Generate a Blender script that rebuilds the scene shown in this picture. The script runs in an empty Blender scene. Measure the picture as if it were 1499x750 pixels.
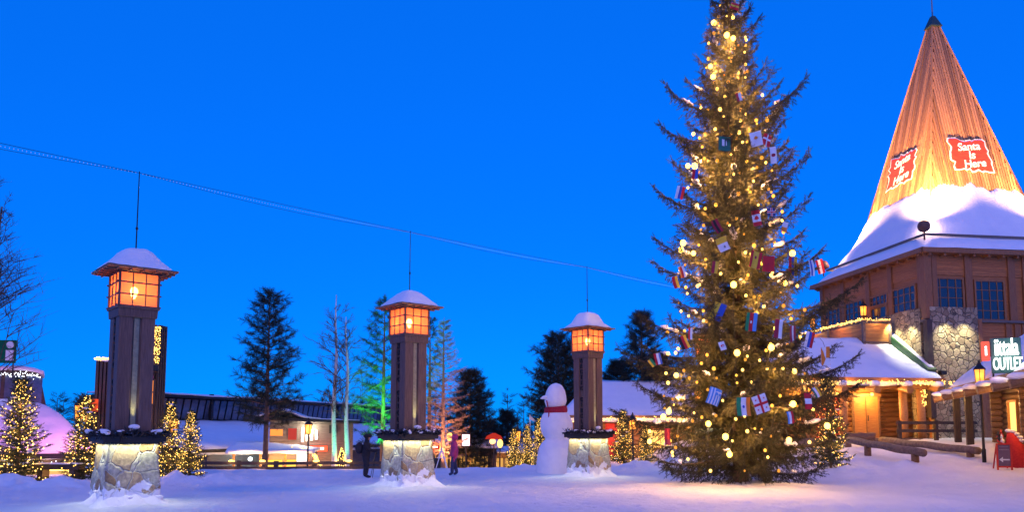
import bpy, bmesh, math, random
import numpy as np
from mathutils import Vector, Matrix, noise as mnoise

# ------------------------------------------------------------------ camera, world, sun, exposure
S = bpy.context.scene
COL = S.collection
PI = math.pi
R = math.radians
F_PX = 1150.0                      # focal length in pixels of the 1499 px wide photograph
PITCH = math.asin(F_PX / 12500)
EYE = 1.9
CPX, CPY = 749.5, 632 - F_PX * math.tan(PITCH)

cam = bpy.data.cameras.new('camera')
cam_o = bpy.data.objects.new('camera', cam)
COL.objects.link(cam_o)
cam_o.location = (0, 0, EYE)
cam_o.rotation_euler = (PI / 2 + PITCH, 0, 0)
cam.sensor_width = 36
cam.lens = 36 * F_PX / 1499
cam.shift_y = (CPY - 375) / 1499
cam.clip_end = 5000
S.camera = cam_o

SUN_EL, SUN_ROT = R(26), R(186)   # the sun has just set behind the camera
W = bpy.data.worlds.new('World')
S.world = W
W.use_nodes = True
nt = W.node_tree
bg = nt.nodes['Background']
sky = nt.nodes.new('ShaderNodeTexSky')
sky.sky_type = 'NISHITA'
sky.sun_disc = False
sky.sun_elevation = SUN_EL
sky.sun_rotation = SUN_ROT
sky.altitude = 200
sky.air_density = 1.0
sky.dust_density = 0.3
sky.ozone_density = 5.0
tint = nt.nodes.new('ShaderNodeMix')
tint.data_type = 'RGBA'
tint.blend_type = 'MULTIPLY'
tint.inputs[0].default_value = 1
nt.links.new(sky.outputs[0], tint.inputs[6])
tint.inputs[7].default_value = SKY_TINT = (0.0, 0.52, 1.5, 1)
even = nt.nodes.new('ShaderNodeMix')       # evens the gradient out, as in the deep blue of late dusk
even.data_type = 'RGBA'
even.inputs[0].default_value = .68
even.inputs[7].default_value = (.01, 1.06, 6.1, 1)
nt.links.new(tint.outputs[2], even.inputs[6])
nt.links.new(even.outputs[2], bg.inputs[0])
bg.inputs[1].default_value = 0.137

sun = bpy.data.lights.new('sun', 'SUN')
sun.energy = 0.66
sun.angle = R(40)                  # only the wide pink afterglow is left
sun.color = (1.0, 0.56, 0.63)
sun_o = bpy.data.objects.new('sun', sun)
COL.objects.link(sun_o)
sun_o.rotation_euler = (PI / 2 - SUN_EL, 0, -(SUN_ROT - PI))

S.view_settings.view_transform = 'Standard'
S.view_settings.look = 'None'
S.view_settings.gamma = 1
S.view_settings.exposure = 0.18
S.render.engine = 'CYCLES'
S.cycles.use_denoising = True
S.cycles.max_bounces = 6
S.cycles.transparent_max_bounces = 8
S.cycles.sample_clamp_indirect = 4
S.cycles.sample_clamp_direct = 0
S.cycles.caustics_reflective = False
S.cycles.caustics_refractive = False

# ------------------------------------------------------------------ photo pixel -> place
_c, _s = math.cos(PITCH), math.sin(PITCH)
def at(px, py, Y):
    u = (px - CPX) / F_PX; v = (CPY - py) / F_PX
    s = Y / (-v * _s + _c)
    return Vector((u * s, Y, EYE + (v * _c + _s) * s))
def onplane(px, py, org, d):       # distance along d and height where the sight line meets an upright plane
    a = at(px, py, 10.); v = at(px, py, 20.) - a
    n = (-d[1], d[0])
    t = ((org[0] - a.x) * n[0] + (org[1] - a.y) * n[1]) / (v.x * n[0] + v.y * n[1])
    p = a + v * t
    return (p.x - org[0]) * d[0] + (p.y - org[1]) * d[1], p.z

# ------------------------------------------------------------------ materials
MATS = {}
def _new(name):
    m = bpy.data.materials.new(name); m.use_nodes = True
    return m, m.node_tree.nodes, m.node_tree.links, m.node_tree.nodes['Principled BSDF']
def pbr(name, c1, c2=None, rough=0.6, scale=8, stretch=(1, 1, 1), bump=0.0, bscale=None, metal=0, spec=0.4,
        detail=4, island=0.0, emit=None, estr=0, lo=.35, hi=.65, trans=0, bdist=.05):
    if name in MATS: return MATS[name]
    m, N, L, b = _new(name)
    b.inputs['Roughness'].default_value = rough
    b.inputs['Metallic'].default_value = metal
    b.inputs['Specular IOR Level'].default_value = spec
    b.inputs['Base Color'].default_value = (*c1, 1)
    if c2 or bump or island:
        tc = N.new('ShaderNodeTexCoord'); mp = N.new('ShaderNodeMapping')
        mp.inputs['Scale'].default_value = stretch
        L.new(tc.outputs['Object'], mp.inputs[0])
        nz = N.new('ShaderNodeTexNoise'); nz.inputs['Scale'].default_value = scale
        nz.inputs['Detail'].default_value = detail; nz.inputs['Roughness'].default_value = .65
        L.new(mp.outputs[0], nz.inputs['Vector'])
        col = None
        if c2:
            rp = N.new('ShaderNodeValToRGB')
            rp.color_ramp.elements[0].position = lo; rp.color_ramp.elements[0].color = (*c1, 1)
            rp.color_ramp.elements[1].position = hi; rp.color_ramp.elements[1].color = (*c2, 1)
            L.new(nz.outputs[0], rp.inputs[0]); col = rp.outputs[0]
        if island:
            g = N.new('ShaderNodeNewGeometry'); mr = N.new('ShaderNodeMapRange')
            mr.inputs[3].default_value = 1 - island; mr.inputs[4].default_value = 1 + island
            L.new(g.outputs['Random Per Island'], mr.inputs[0])
            vm = N.new('ShaderNodeVectorMath'); vm.operation = 'SCALE'
            if col: L.new(col, vm.inputs[0])
            else: vm.inputs[0].default_value = c1
            L.new(mr.outputs[0], vm.inputs['Scale']); col = vm.outputs[0]
        if col: L.new(col, b.inputs['Base Color'])
        if bump:
            n2 = nz
            if bscale:
                n2 = N.new('ShaderNodeTexNoise'); n2.inputs['Scale'].default_value = bscale
                n2.inputs['Detail'].default_value = 6; L.new(mp.outputs[0], n2.inputs['Vector'])
            bp = N.new('ShaderNodeBump'); bp.inputs['Strength'].default_value = bump
            bp.inputs['Distance'].default_value = bdist
            L.new(n2.outputs[0], bp.inputs['Height']); L.new(bp.outputs[0], b.inputs['Normal'])
    if emit:
        b.inputs['Emission Color'].default_value = (*emit, 1)
        b.inputs['Emission Strength'].default_value = estr
    if trans: b.inputs['Transmission Weight'].default_value = trans
    MATS[name] = m
    return m
def glow(name, c, s, sample=True):
    if name in MATS: return MATS[name]
    m, N, L, b = _new(name)
    e = N.new('ShaderNodeEmission'); e.inputs[0].default_value = (*c, 1); e.inputs[1].default_value = s
    L.new(e.outputs[0], N['Material Output'].inputs[0])
    if not sample: m.cycles.emission_sampling = 'NONE'
    MATS[name] = m
    return m
def stone(name, sc, cols, gap, gapw=.06, bump=1.0, snow=0.0, snow_top=1.0, snow_span=1.0):
    m, N, L, b = _new(name)
    tc = N.new('ShaderNodeTexCoord')
    wn = N.new('ShaderNodeTexNoise'); wn.inputs['Scale'].default_value = 3.0; wn.inputs['Detail'].default_value = 2
    L.new(tc.outputs['Object'], wn.inputs['Vector'])
    ad = N.new('ShaderNodeVectorMath'); ad.operation = 'MULTIPLY_ADD'
    L.new(wn.outputs['Color'], ad.inputs[0]); ad.inputs[1].default_value = (.16, .16, .16)
    L.new(tc.outputs['Object'], ad.inputs[2])
    v1 = N.new('ShaderNodeTexVoronoi'); v1.inputs['Scale'].default_value = sc
    v2 = N.new('ShaderNodeTexVoronoi'); v2.feature = 'DISTANCE_TO_EDGE'; v2.inputs['Scale'].default_value = sc
    for v in (v1, v2): L.new(ad.outputs[0], v.inputs['Vector'])
    rp = N.new('ShaderNodeValToRGB'); rp.color_ramp.interpolation = 'LINEAR'
    el = rp.color_ramp.elements
    while len(el) < len(cols): el.new(.5)
    for i, c in enumerate(cols):
        el[i].position = i / (len(cols) - 1); el[i].color = (*c, 1)
    sp = N.new('ShaderNodeSeparateColor'); L.new(v1.outputs['Color'], sp.inputs[0]); L.new(sp.outputs[0], rp.inputs[0])
    fn = N.new('ShaderNodeTexNoise'); fn.inputs['Scale'].default_value = sc * 6; fn.inputs['Detail'].default_value = 5
    L.new(tc.outputs['Object'], fn.inputs['Vector'])
    mr = N.new('ShaderNodeMapRange'); mr.inputs[1].default_value = .3; mr.inputs[2].default_value = .7
    mr.inputs[3].default_value = .65; mr.inputs[4].default_value = 1.25; L.new(fn.outputs[0], mr.inputs[0])
    sv = N.new('ShaderNodeVectorMath'); sv.operation = 'SCALE'
    L.new(rp.outputs[0], sv.inputs[0]); L.new(mr.outputs[0], sv.inputs['Scale'])
    ed = N.new('ShaderNodeMapRange'); ed.inputs[2].default_value = gapw; ed.interpolation_type = 'SMOOTHSTEP'
    L.new(v2.outputs['Distance'], ed.inputs[0])
    mx = N.new('ShaderNodeMix'); mx.data_type = 'RGBA'
    L.new(ed.outputs[0], mx.inputs[0]); mx.inputs[6].default_value = (*gap, 1); L.new(sv.outputs[0], mx.inputs[7])
    out = mx.outputs[2]
    if snow:
        sx = N.new('ShaderNodeSeparateXYZ'); L.new(tc.outputs['Object'], sx.inputs[0])
        hz = N.new('ShaderNodeMapRange'); hz.inputs[1].default_value = snow_top; hz.inputs[2].default_value = snow_top - snow_span
        hz.inputs[3].default_value = 0; hz.inputs[4].default_value = snow; L.new(sx.outputs[2], hz.inputs[0])
        sn = N.new('ShaderNodeTexNoise'); sn.inputs['Scale'].default_value = 3.2; sn.inputs['Detail'].default_value = 6
        L.new(tc.outputs['Object'], sn.inputs['Vector'])
        a2 = N.new('ShaderNodeMath'); a2.operation = 'ADD'; L.new(hz.outputs[0], a2.inputs[0]); L.new(sn.outputs[0], a2.inputs[1])
        th = N.new('ShaderNodeMapRange'); th.inputs[1].default_value = .74; th.inputs[2].default_value = .79
        L.new(a2.outputs[0], th.inputs[0])
        m2 = N.new('ShaderNodeMix'); m2.data_type = 'RGBA'; L.new(th.outputs[0], m2.inputs[0]); L.new(out, m2.inputs[6])
        m2.inputs[7].default_value = (.8, .82, .86, 1); out = m2.outputs[2]
    L.new(out, b.inputs['Base Color']); b.inputs['Roughness'].default_value = .75
    hs = N.new('ShaderNodeMapRange'); hs.inputs[2].default_value = gapw * 1.8; hs.interpolation_type = 'SMOOTHSTEP'
    L.new(v2.outputs['Distance'], hs.inputs[0])
    hm = N.new('ShaderNodeMath'); hm.operation = 'MULTIPLY_ADD'; L.new(fn.outputs[0], hm.inputs[0]); hm.inputs[1].default_value = .35
    L.new(hs.outputs[0], hm.inputs[2])
    bp = N.new('ShaderNodeBump'); bp.inputs['Strength'].default_value = bump; bp.inputs['Distance'].default_value = .08
    L.new(hm.outputs[0], bp.inputs['Height']); L.new(bp.outputs[0], b.inputs['Normal'])
    return m

SNOW = pbr('snow', (.80, .82, .86), (.74, .77, .83), rough=.65, scale=1.3, bump=.5, bscale=9, spec=.3, bdist=.06)
SNOW2 = pbr('packed_snow', (.88, .87, .89), (.80, .80, .84), rough=.7, scale=3, bump=.6, bscale=22, spec=.25, bdist=.04)  # base colour whitened to stand in for lamp light on the snowman
def ground_mat():
    m, N, L, b = _new('snow_ground')
    tc = N.new('ShaderNodeTexCoord')
    n1 = N.new('ShaderNodeTexNoise'); n1.inputs['Scale'].default_value = .35; n1.inputs['Detail'].default_value = 5
    n2 = N.new('ShaderNodeTexNoise'); n2.inputs['Scale'].default_value = 5; n2.inputs['Detail'].default_value = 8
    n2.inputs['Roughness'].default_value = .7
    n3 = N.new('ShaderNodeTexVoronoi'); n3.inputs['Scale'].default_value = 2.4; n3.feature = 'SMOOTH_F1'
    for n in (n1, n2, n3): L.new(tc.outputs['Object'], n.inputs['Vector'])
    rp = N.new('ShaderNodeValToRGB'); rp.color_ramp.elements[0].position = .35; rp.color_ramp.elements[1].position = .65
    rp.color_ramp.elements[0].color = (.74, .76, .82, 1); rp.color_ramp.elements[1].color = (.82, .83, .86, 1)
    L.new(n1.outputs[0], rp.inputs[0]); L.new(rp.outputs[0], b.inputs['Base Color'])
    b.inputs['Roughness'].default_value = .6; b.inputs['Specular IOR Level'].default_value = .3
    a = N.new('ShaderNodeMath'); a.operation = 'MULTIPLY_ADD'; L.new(n3.outputs[0], a.inputs[0]); a.inputs[1].default_value = .7
    L.new(n2.outputs[0], a.inputs[2])
    bp = N.new('ShaderNodeBump'); bp.inputs['Strength'].default_value = .8; bp.inputs['Distance'].default_value = .10
    L.new(a.outputs[0], bp.inputs['Height']); L.new(bp.outputs[0], b.inputs['Normal'])
    return m
def pane_mat(name, c, clear, e, es, tr=.6):
    m, N, L, b = _new(name)
    t = N.new('ShaderNodeBsdfTransparent'); t.inputs[0].default_value = (1, .82, .6, 1)
    d = N.new('ShaderNodeBsdfTranslucent'); d.inputs[0].default_value = (*c, 1)
    em = N.new('ShaderNodeEmission'); em.inputs[0].default_value = (*e, 1); em.inputs[1].default_value = es
    g = N.new('ShaderNodeBsdfGlossy'); g.inputs['Roughness'].default_value = .3
    a = N.new('ShaderNodeAddShader'); L.new(d.outputs[0], a.inputs[0]); L.new(em.outputs[0], a.inputs[1])
    x = N.new('ShaderNodeMixShader'); x.inputs[0].default_value = clear; L.new(a.outputs[0], x.inputs[1]); L.new(t.outputs[0], x.inputs[2])
    y = N.new('ShaderNodeMixShader'); y.inputs[0].default_value = .04; L.new(x.outputs[0], y.inputs[1]); L.new(g.outputs[0], y.inputs[2])
    L.new(y.outputs[0], N['Material Output'].inputs[0])
    m.cycles.emission_sampling = 'NONE'
    return m
def leaf_mat(name, c, c2, tr=.2):
    m, N, L, b = _new(name)
    g = N.new('ShaderNodeNewGeometry'); rp = N.new('ShaderNodeValToRGB')
    rp.color_ramp.elements[0].color = (*c, 1); rp.color_ramp.elements[1].color = (*c2, 1)
    L.new(g.outputs['Random Per Island'], rp.inputs[0]); L.new(rp.outputs[0], b.inputs['Base Color'])
    b.inputs['Roughness'].default_value = .55; b.inputs['Specular IOR Level'].default_value = .3
    t = N.new('ShaderNodeBsdfTranslucent'); L.new(rp.outputs[0], t.inputs[0])
    x = N.new('ShaderNodeMixShader'); x.inputs[0].default_value = tr
    L.new(b.outputs[0], x.inputs[1]); L.new(t.outputs[0], x.inputs[2]); L.new(x.outputs[0], N['Material Output'].inputs[0])
    return m

M = dict(
    pillar_wood=pbr('pillar_wood', (.085, .05, .042), (.15, .092, .078), scale=6, stretch=(5, 5, .35), bump=.35, rough=.6, island=.12),
    dark_wood=pbr('dark_wood', (.035, .025, .022), (.07, .045, .035), scale=6, stretch=(4, 4, .5), bump=.4, island=.2),
    log=pbr('log', (.29, .125, .035), (.44, .21, .065), scale=5, stretch=(.5, 6, 6), bump=.35, rough=.5, island=.15),
    log_dark=pbr('log_dark', (.12, .06, .03), (.2, .105, .05), scale=5, stretch=(.5, 5, 5), bump=.4, rough=.55, island=.2),
    log_grey=pbr('log_grey', (.10, .065, .05), (.2, .14, .11), scale=6, stretch=(1, 1, 1), bump=.4, rough=.7),
    board=pbr('board', (.28, .095, .024), (.44, .17, .048), scale=5, stretch=(.6, .6, 9), bump=.4, rough=.55, island=.14),
    post=pbr('post', (.21, .08, .028), (.31, .135, .05), scale=6, stretch=(5, 5, .5), bump=.3, rough=.55, island=.15),
    plank=pbr('plank', (.38, .15, .06), (.56, .27, .11), scale=4, stretch=(6, 6, .4), bump=.3, rough=.6, island=.40),
    grey_board=pbr('grey_board', (.10, .08, .072), (.19, .155, .14), scale=5, stretch=(.4, .4, 12), bump=.5, rough=.7),
    metal=pbr('dark_metal', (.02, .02, .022), (.035, .035, .04), scale=20, rough=.45, metal=.6),
    steel=pbr('steel', (.3, .3, .32), (.2, .2, .22), scale=20, rough=.4, metal=.8),
    bark=pbr('bark', (.09, .06, .045), (.2, .13, .09), scale=9, stretch=(2, 2, .5), bump=.8, rough=.85),
    pine_bark=pbr('pine_bark', (.1, .06, .04), (.24, .14, .09), scale=9, stretch=(2, 2, .5), bump=.8, rough=.85),
    birch=pbr('birch_bark', (.55, .53, .5), (.06, .05, .05), scale=7, stretch=(1, 1, 3), bump=.3, rough=.7, lo=.58, hi=.68),
    twig=pbr('twig', (.05, .035, .035), (.09, .06, .055), rough=.8),
    pinktwig=pbr('larch_twig', (.19, .12, .09), (.28, .18, .13), rough=.8),
    needles=leaf_mat('spruce_needles', (.012, .018, .008), (.066, .054, .017), .10),
    needles2=leaf_mat('young_spruce_needles', (.03, .045, .02), (.07, .08, .03)),
    pine=leaf_mat('pine_needles', (.012, .02, .014), (.035, .045, .026)),
    pine2=leaf_mat('light_pine_needles', (.02, .045, .03), (.05, .085, .05)),
    glass=pbr('window_glass', (.02, .025, .035), rough=.06, spec=.9),
    glass2=pbr('clerestory_glass', (.06, .08, .12), (.12, .14, .20), scale=1.5, rough=.12, spec=.9),  # reflected sky is put into the base colour as a bluish tone
    green_flash=pbr('green_sheet_metal', (.012, .06, .03), (.018, .08, .04), rough=.5),
    red=pbr('red_paint', (.5, .025, .015), (.62, .05, .025), scale=5, rough=.5),
    white=pbr('white_paint', (.8, .8, .78), (.74, .73, .7), scale=8, rough=.5),
    black=pbr('black_paint', (.012, .012, .014), (.02, .02, .022), rough=.6),
)
BULB = glow('warm_bulb', (1, .56, .10), 5, False)
BULB_S = glow('fairy_bulb', (1, .56, .11), 5, False)
BULB_W = glow('cool_bulb', (.85, .92, 1), 5, False)
BULB_B = glow('blue_bulb', (.30, .34, 1), .9, False)
LAMP = glow('lamp_glow', (1, .5, .1), 5, False)
WARMWIN = glow('lit_window', (1, .5, .12), 2.2)

# ------------------------------------------------------------------ mesh helpers
class MB:
    def __init__(s): s.v = []; s.f = []; s.mi = []; s.cur = 0
    def add(s, vs, fs):
        n = len(s.v); s.v += [tuple(v) for v in vs]
        s.f += [tuple(i + n for i in f) for f in fs]; s.mi += [s.cur] * len(fs); return s
    def box(s, c, d, rz=0, rot=None):
        m = rot if rot is not None else Matrix.Rotation(rz, 3, 'Z')
        c = Vector(c); x, y, z = d[0] / 2, d[1] / 2, d[2] / 2
        vs = [c + m @ Vector((a * x, b * y, e * z)) for e in (-1, 1) for b in (-1, 1) for a in (-1, 1)]
        return s.add(vs, [(0, 2, 3, 1), (4, 5, 7, 6), (0, 1, 5, 4), (2, 6, 7, 3), (0, 4, 6, 2), (1, 3, 7, 5)])
    def beam(s, p, q, w, h, up=(0, 0, 1)):
        p, q = Vector(p), Vector(q); d = (q - p); L = d.length; d.normalize()
        sx = d.cross(Vector(up)).normalized(); uz = sx.cross(d)
        m = Matrix((sx, d, uz)).transposed()
        return s.box((p + q) / 2, (w, L, h), rot=m)
    def tube(s, pts, rad, n=8, caps=True):
        pts = [Vector(p) for p in pts]
        if not hasattr(rad, '__len__'): rad = [rad] * len(pts)
        vs = []; ref = None
        for i, p in enumerate(pts):
            d = (pts[min(i + 1, len(pts) - 1)] - pts[max(i - 1, 0)]).normalized()
            if ref is None:
                ref = d.cross(Vector((0, 0, 1)))
                if ref.length < 1e-3: ref = Vector((1, 0, 0))
            ref = (ref - d * ref.dot(d)).normalized(); b = d.cross(ref)
            vs += [p + (ref * math.cos(2 * PI * k / n) + b * math.sin(2 * PI * k / n)) * rad[i] for k in range(n)]
        fs = [(i * n + k, i * n + (k + 1) % n, (i + 1) * n + (k + 1) % n, (i + 1) * n + k) for i in range(len(pts) - 1) for k in range(n)]
        if caps: fs += [tuple(range(n))[::-1], tuple(range((len(pts) - 1) * n, len(pts) * n))]
        return s.add(vs, fs)
    def lathe(s, prof, n=16, c=(0, 0, 0), sx=1, sy=1):
        vs = [(c[0] + r * math.cos(2 * PI * k / n) * sx, c[1] + r * math.sin(2 * PI * k / n) * sy, c[2] + z) for r, z in prof for k in range(n)]
        fs = [(i * n + k, i * n + (k + 1) % n, (i + 1) * n + (k + 1) % n, (i + 1) * n + k) for i in range(len(prof) - 1) for k in range(n)]
        fs += [tuple(range(n))[::-1], tuple(range((len(prof) - 1) * n, len(prof) * n))]
        return s.add(vs, fs)
    def frust(s, z0, a0, z1, a1, c=(0, 0), b0=None, b1=None):
        b0 = b0 or a0; b1 = b1 or a1
        vs = [(c[0] + x * a0, c[1] + y * b0, z0) for x, y in ((-1, -1), (1, -1), (1, 1), (-1, 1))] + \
             [(c[0] + x * a1, c[1] + y * b1, z1) for x, y in ((-1, -1), (1, -1), (1, 1), (-1, 1))]
        return s.add(vs, [(3, 2, 1, 0), (4, 5, 6, 7), (0, 1, 5, 4), (1, 2, 6, 5), (2, 3, 7, 6), (3, 0, 4, 7)])
    def lump(s, c, r, seed=0, amp=.25, n=(9, 6)):
        vs = []; nu, nv = n
        for j in range(1, nv):
            for i in range(nu):
                a = 2 * PI * i / nu; b = -PI / 2 + PI * j / nv
                d = Vector((math.cos(a) * math.cos(b), math.sin(a) * math.cos(b), math.sin(b)))
                k = 1 + amp * mnoise.noise(d * 1.3 + Vector((seed * 7.1, c[0], c[1])))
                vs.append((c[0] + d.x * r[0] * k, c[1] + d.y * r[1] * k, c[2] + d.z * r[2] * k))
        vs += [(c[0], c[1], c[2] - r[2]), (c[0], c[1], c[2] + r[2])]
        B, T = len(vs) - 2, len(vs) - 1
        fs = [(j * nu + i, j * nu + (i + 1) % nu, (j + 1) * nu + (i + 1) % nu, (j + 1) * nu + i) for j in range(nv - 2) for i in range(nu)]
        fs += [(B, (i + 1) % nu, i) for i in range(nu)] + [(T, (nv - 2) * nu + i, (nv - 2) * nu + (i + 1) % nu) for i in range(nu)]
        return s.add(vs, fs)
    def sheet(s, fn, us, vs_, thick=None):   # fn(u,v)->point ; closed slab when thick given
        nu, nv = len(us), len(vs_)
        P = [Vector(fn(u, v)) for v in vs_ for u in us]
        fs = [(j * nu + i, j * nu + i + 1, (j + 1) * nu + i + 1, (j + 1) * nu + i) for j in range(nv - 1) for i in range(nu - 1)]
        if not thick: return s.add(P, fs)
        n = len(P); Q = [p - Vector((0, 0, thick)) for p in P]
        fs2 = [tuple(i + n for i in f[::-1]) for f in fs]
        ring = [i for i in range(nu)] + [j * nu + nu - 1 for j in range(1, nv)] + [(nv - 1) * nu + i for i in range(nu - 2, -1, -1)] + [j * nu for j in range(nv - 2, 0, -1)]
        side = [(ring[k], ring[k] + n, ring[(k + 1) % len(ring)] + n, ring[(k + 1) % len(ring)]) for k in range(len(ring))]
        return s.add(P + Q, fs + fs2 + side)
    def prism(s, poly, y0, y1):              # polygon in x,z extruded along y
        n = len(poly)
        vs = [(x, y0, z) for x, z in poly] + [(x, y1, z) for x, z in poly]
        return s.add(vs, [tuple(range(n)), tuple(range(n, 2 * n))[::-1]] + [(i, i + n, (i + 1) % n + n, (i + 1) % n) for i in range(n)])
    def build(s, name, mat, parent=None, smooth=False, bevel=0, loc=(0, 0, 0)):
        me = bpy.data.meshes.new(name); me.from_pydata(s.v, [], s.f)
        bm = bmesh.new(); bm.from_mesh(me); bmesh.ops.recalc_face_normals(bm, faces=bm.faces); bm.to_mesh(me); bm.free()
        for m in (mat if isinstance(mat, (list, tuple)) else [mat]): me.materials.append(m)
        if any(s.mi): me.polygons.foreach_set('material_index', s.mi)
        if smooth: me.polygons.foreach_set('use_smooth', [True] * len(me.polygons))
        o = bpy.data.objects.new(name, me); COL.objects.link(o); o.location = loc
        if parent: o.parent = parent
        if bevel:
            b = o.modifiers.new('bevel', 'BEVEL'); b.width = bevel; b.segments = 2; b.limit_method = 'ANGLE'
        return o
def np_obj(name, V, Fa, mat, parent=None, smooth=False):
    me = bpy.data.meshes.new(name); me.from_pydata(V, [], Fa)
    me.materials.append(mat)
    if smooth: me.polygons.foreach_set('use_smooth', [True] * len(me.polygons))
    o = bpy.data.objects.new(name, me); COL.objects.link(o)
    if parent: o.parent = parent
    return o
def tag(o, label=None, cat=None, group=None, kind=None):
    if label: o['label'] = label
    if cat: o['category'] = cat
    if group: o['group'] = group
    if kind: o['kind'] = kind
    return o
def thing(name, label, cat, loc=(0, 0, 0), rz=0, group=None):
    o = bpy.data.objects.new(name, None); COL.objects.link(o)
    o.location = loc; o.rotation_euler = (0, 0, rz); o.empty_display_size = .3
    return tag(o, label, cat, group)
def dup(root, loc=None, rz=None, label=None, group=None, parent=None, scale=None):
    c = root.copy(); COL.objects.link(c)
    if parent is not None: c.parent = parent
    if loc is not None: c.location = loc
    if rz is not None: c.rotation_euler = (0, 0, rz)
    if scale: c.scale = scale
    if label: c['label'] = label
    if group: c['group'] = group
    for ch in list(root.children): dup(ch, parent=c)
    return c
def lamp(kind, loc, watts, color, parent=None, radius=.1, aim=None, cone=60, blend=.6):
    l = bpy.data.lights.new('lamp_light', kind); l.energy = watts; l.color = color
    l.shadow_soft_size = radius
    if kind == 'SPOT': l.spot_size = R(cone); l.spot_blend = blend
    o = bpy.data.objects.new('lamp_light', l); COL.objects.link(o); o.location = loc
    if aim is not None: o.rotation_euler = (Vector(aim) - Vector(loc)).to_track_quat('-Z', 'Y').to_euler()
    if parent: o.parent = parent
    return o
def lettering(body, size, mat, parent, loc, rot, extrude=.012, line=1.0, shear=0, offset=0, name='lettering', ax='CENTER', space=1):
    cu = bpy.data.curves.new('t', 'FONT'); cu.body = body; cu.size = size; cu.extrude = extrude
    cu.align_x = ax; cu.align_y = 'CENTER'; cu.space_line = line; cu.shear = shear; cu.offset = offset; cu.space_character = space
    t = bpy.data.objects.new('t', cu); COL.objects.link(t)
    bpy.context.view_layer.update()
    me = bpy.data.meshes.new_from_object(t.evaluated_get(bpy.context.evaluated_depsgraph_get()))
    bpy.data.objects.remove(t); bpy.data.curves.remove(cu)
    me.materials.clear(); me.materials.append(mat)
    o = bpy.data.objects.new(name, me); COL.objects.link(o); o.location = loc; o.rotation_euler = rot
    if parent: o.parent = parent
    return o
WARM = (1, .62, .26)
AMBER = (1, .5, .14)

# ------------------------------------------------------------------ terrain
def sst(a, b, x):
    t = min(1, max(0, (x - a) / (b - a))); return t * t * (3 - 2 * t)
PIL = [(-9.69, 19.9), (-3.43, 26.0), (3.07, 31.7), (9.5, 37.6)]
TREE = (7.65, 26.5)
DENTS = {}
_rn = random.Random(21)
def _dent(x, y, r, d):
    for i in range(int((x - 2 * r) // 1), int((x + 2 * r) // 1) + 1):
        for j in range(int((y - 2 * r) // 1), int((y + 2 * r) // 1) + 1): DENTS.setdefault((i, j), []).append((x, y, r, d))
for _k in range(46):                    # trails of footprints over the square
    x, y = _rn.uniform(-15, 17), _rn.uniform(12, 36); a = _rn.uniform(0, 2 * PI)
    if _rn.random() < .6: a = _rn.choice((0, PI)) + _rn.uniform(-.5, .5)
    for _i in range(_rn.randint(12, 34)):
        a += _rn.gauss(0, .07); x += .62 * math.cos(a); y += .62 * math.sin(a); s = .14 if _i % 2 else -.14
        _dent(x - s * math.sin(a), y + s * math.cos(a), .15, _rn.uniform(.06, .12))
for _k in range(700): _dent(_rn.uniform(-16, 18), _rn.uniform(11, 38), _rn.uniform(.1, .3), _rn.uniform(-.05, .05))
def height(x, y):
    t = (x - 10) / 10 * .33 + (y - 26) / 19 * .67
    z = 1.55 * sst(0, 1, t) * sst(6.5, 12, x) * (1 - sst(60, 90, y))
    z -= 1.9 * sst(40, 50, y) * (1 - sst(-2, 5, x))
    for px, py in PIL:
        d = (x - px) ** 2 + (y - py) ** 2
        if d < 16: z += .16 * math.exp(-d / 3.2)
    d = (x - TREE[0]) ** 2 + (y - TREE[1]) ** 2
    if d < 80: z += .22 * math.exp(-d / 9)
    # ploughed ridges at the back of the square and beside the ramp
    def bank(cx, cy, lx, ly, a):
        return a * math.exp(-((x - cx) / lx) ** 2 - ((y - cy) / ly) ** 2)
    k = .55 + .9 * mnoise.noise((x * .9, y * .9, 3.3)) + .45 * mnoise.noise((x * 2.3, y * 2.3, 8.1))
    b = bank(-17.5, 26.6, 3.6, 1.0, .55) + bank(-11.2, 29.0, 2.4, 1.0, .6) + bank(1.8, 42.5, 3.6, 1.1, .34) + bank(7.5, 41.5, 3, 1.3, .42) \
        + bank(14.2, 31.4, 2.2, 1.4, .34) + bank(21, 33.6, 1.6, 1.6, .5) + bank(-8, 38.6, 6, .8, .06) + bank(-3, 42, 4, .9, .14)
    z += b * max(.15, k)
    if 5 < y < 60 and abs(x) < 35:
        z += .035 * mnoise.noise((x * .8, y * .5, 0)) + .018 * mnoise.noise((x * 2.6, y * 2.0, 5))
        tr = mnoise.noise((x * 4.2, y * 3.2, 11))
        if tr > .25: z -= (tr - .25) * .09
        for fx, fy, fr, fd in DENTS.get((int(x // 1), int(y // 1)), ()):
            d = ((x - fx) ** 2 + (y - fy) ** 2) / (fr * fr)
            if d < 4: z -= fd * (math.exp(-d * 1.6) - .35 * math.exp(-(d - 1.6) ** 2 * 2))
    return z
def axis(lo, hi, d, far, g=1.22):
    a = list(np.arange(lo, hi + d / 2, d)); s = d
    while a[-1] < far: s *= g; a.append(a[-1] + s)
    s = d
    while a[0] > -far: s *= g; a.insert(0, a[0] - s)
    return a
XS = axis(-20, 23, .10, 1600, 1.3); YS = axis(10, 42, .10, 1600, 1.3)
NX, NY = len(XS), len(YS)
GV = np.array([(x, y, height(x, y)) for y in YS for x in XS])
ii = np.arange(NX * NY).reshape(NY, NX)
GF = np.stack([ii[:-1, :-1], ii[:-1, 1:], ii[1:, 1:], ii[1:, :-1]], -1).reshape(-1, 4)
tag(np_obj('snow_ground', GV, GF, ground_mat(), smooth=True), kind='structure')

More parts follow.
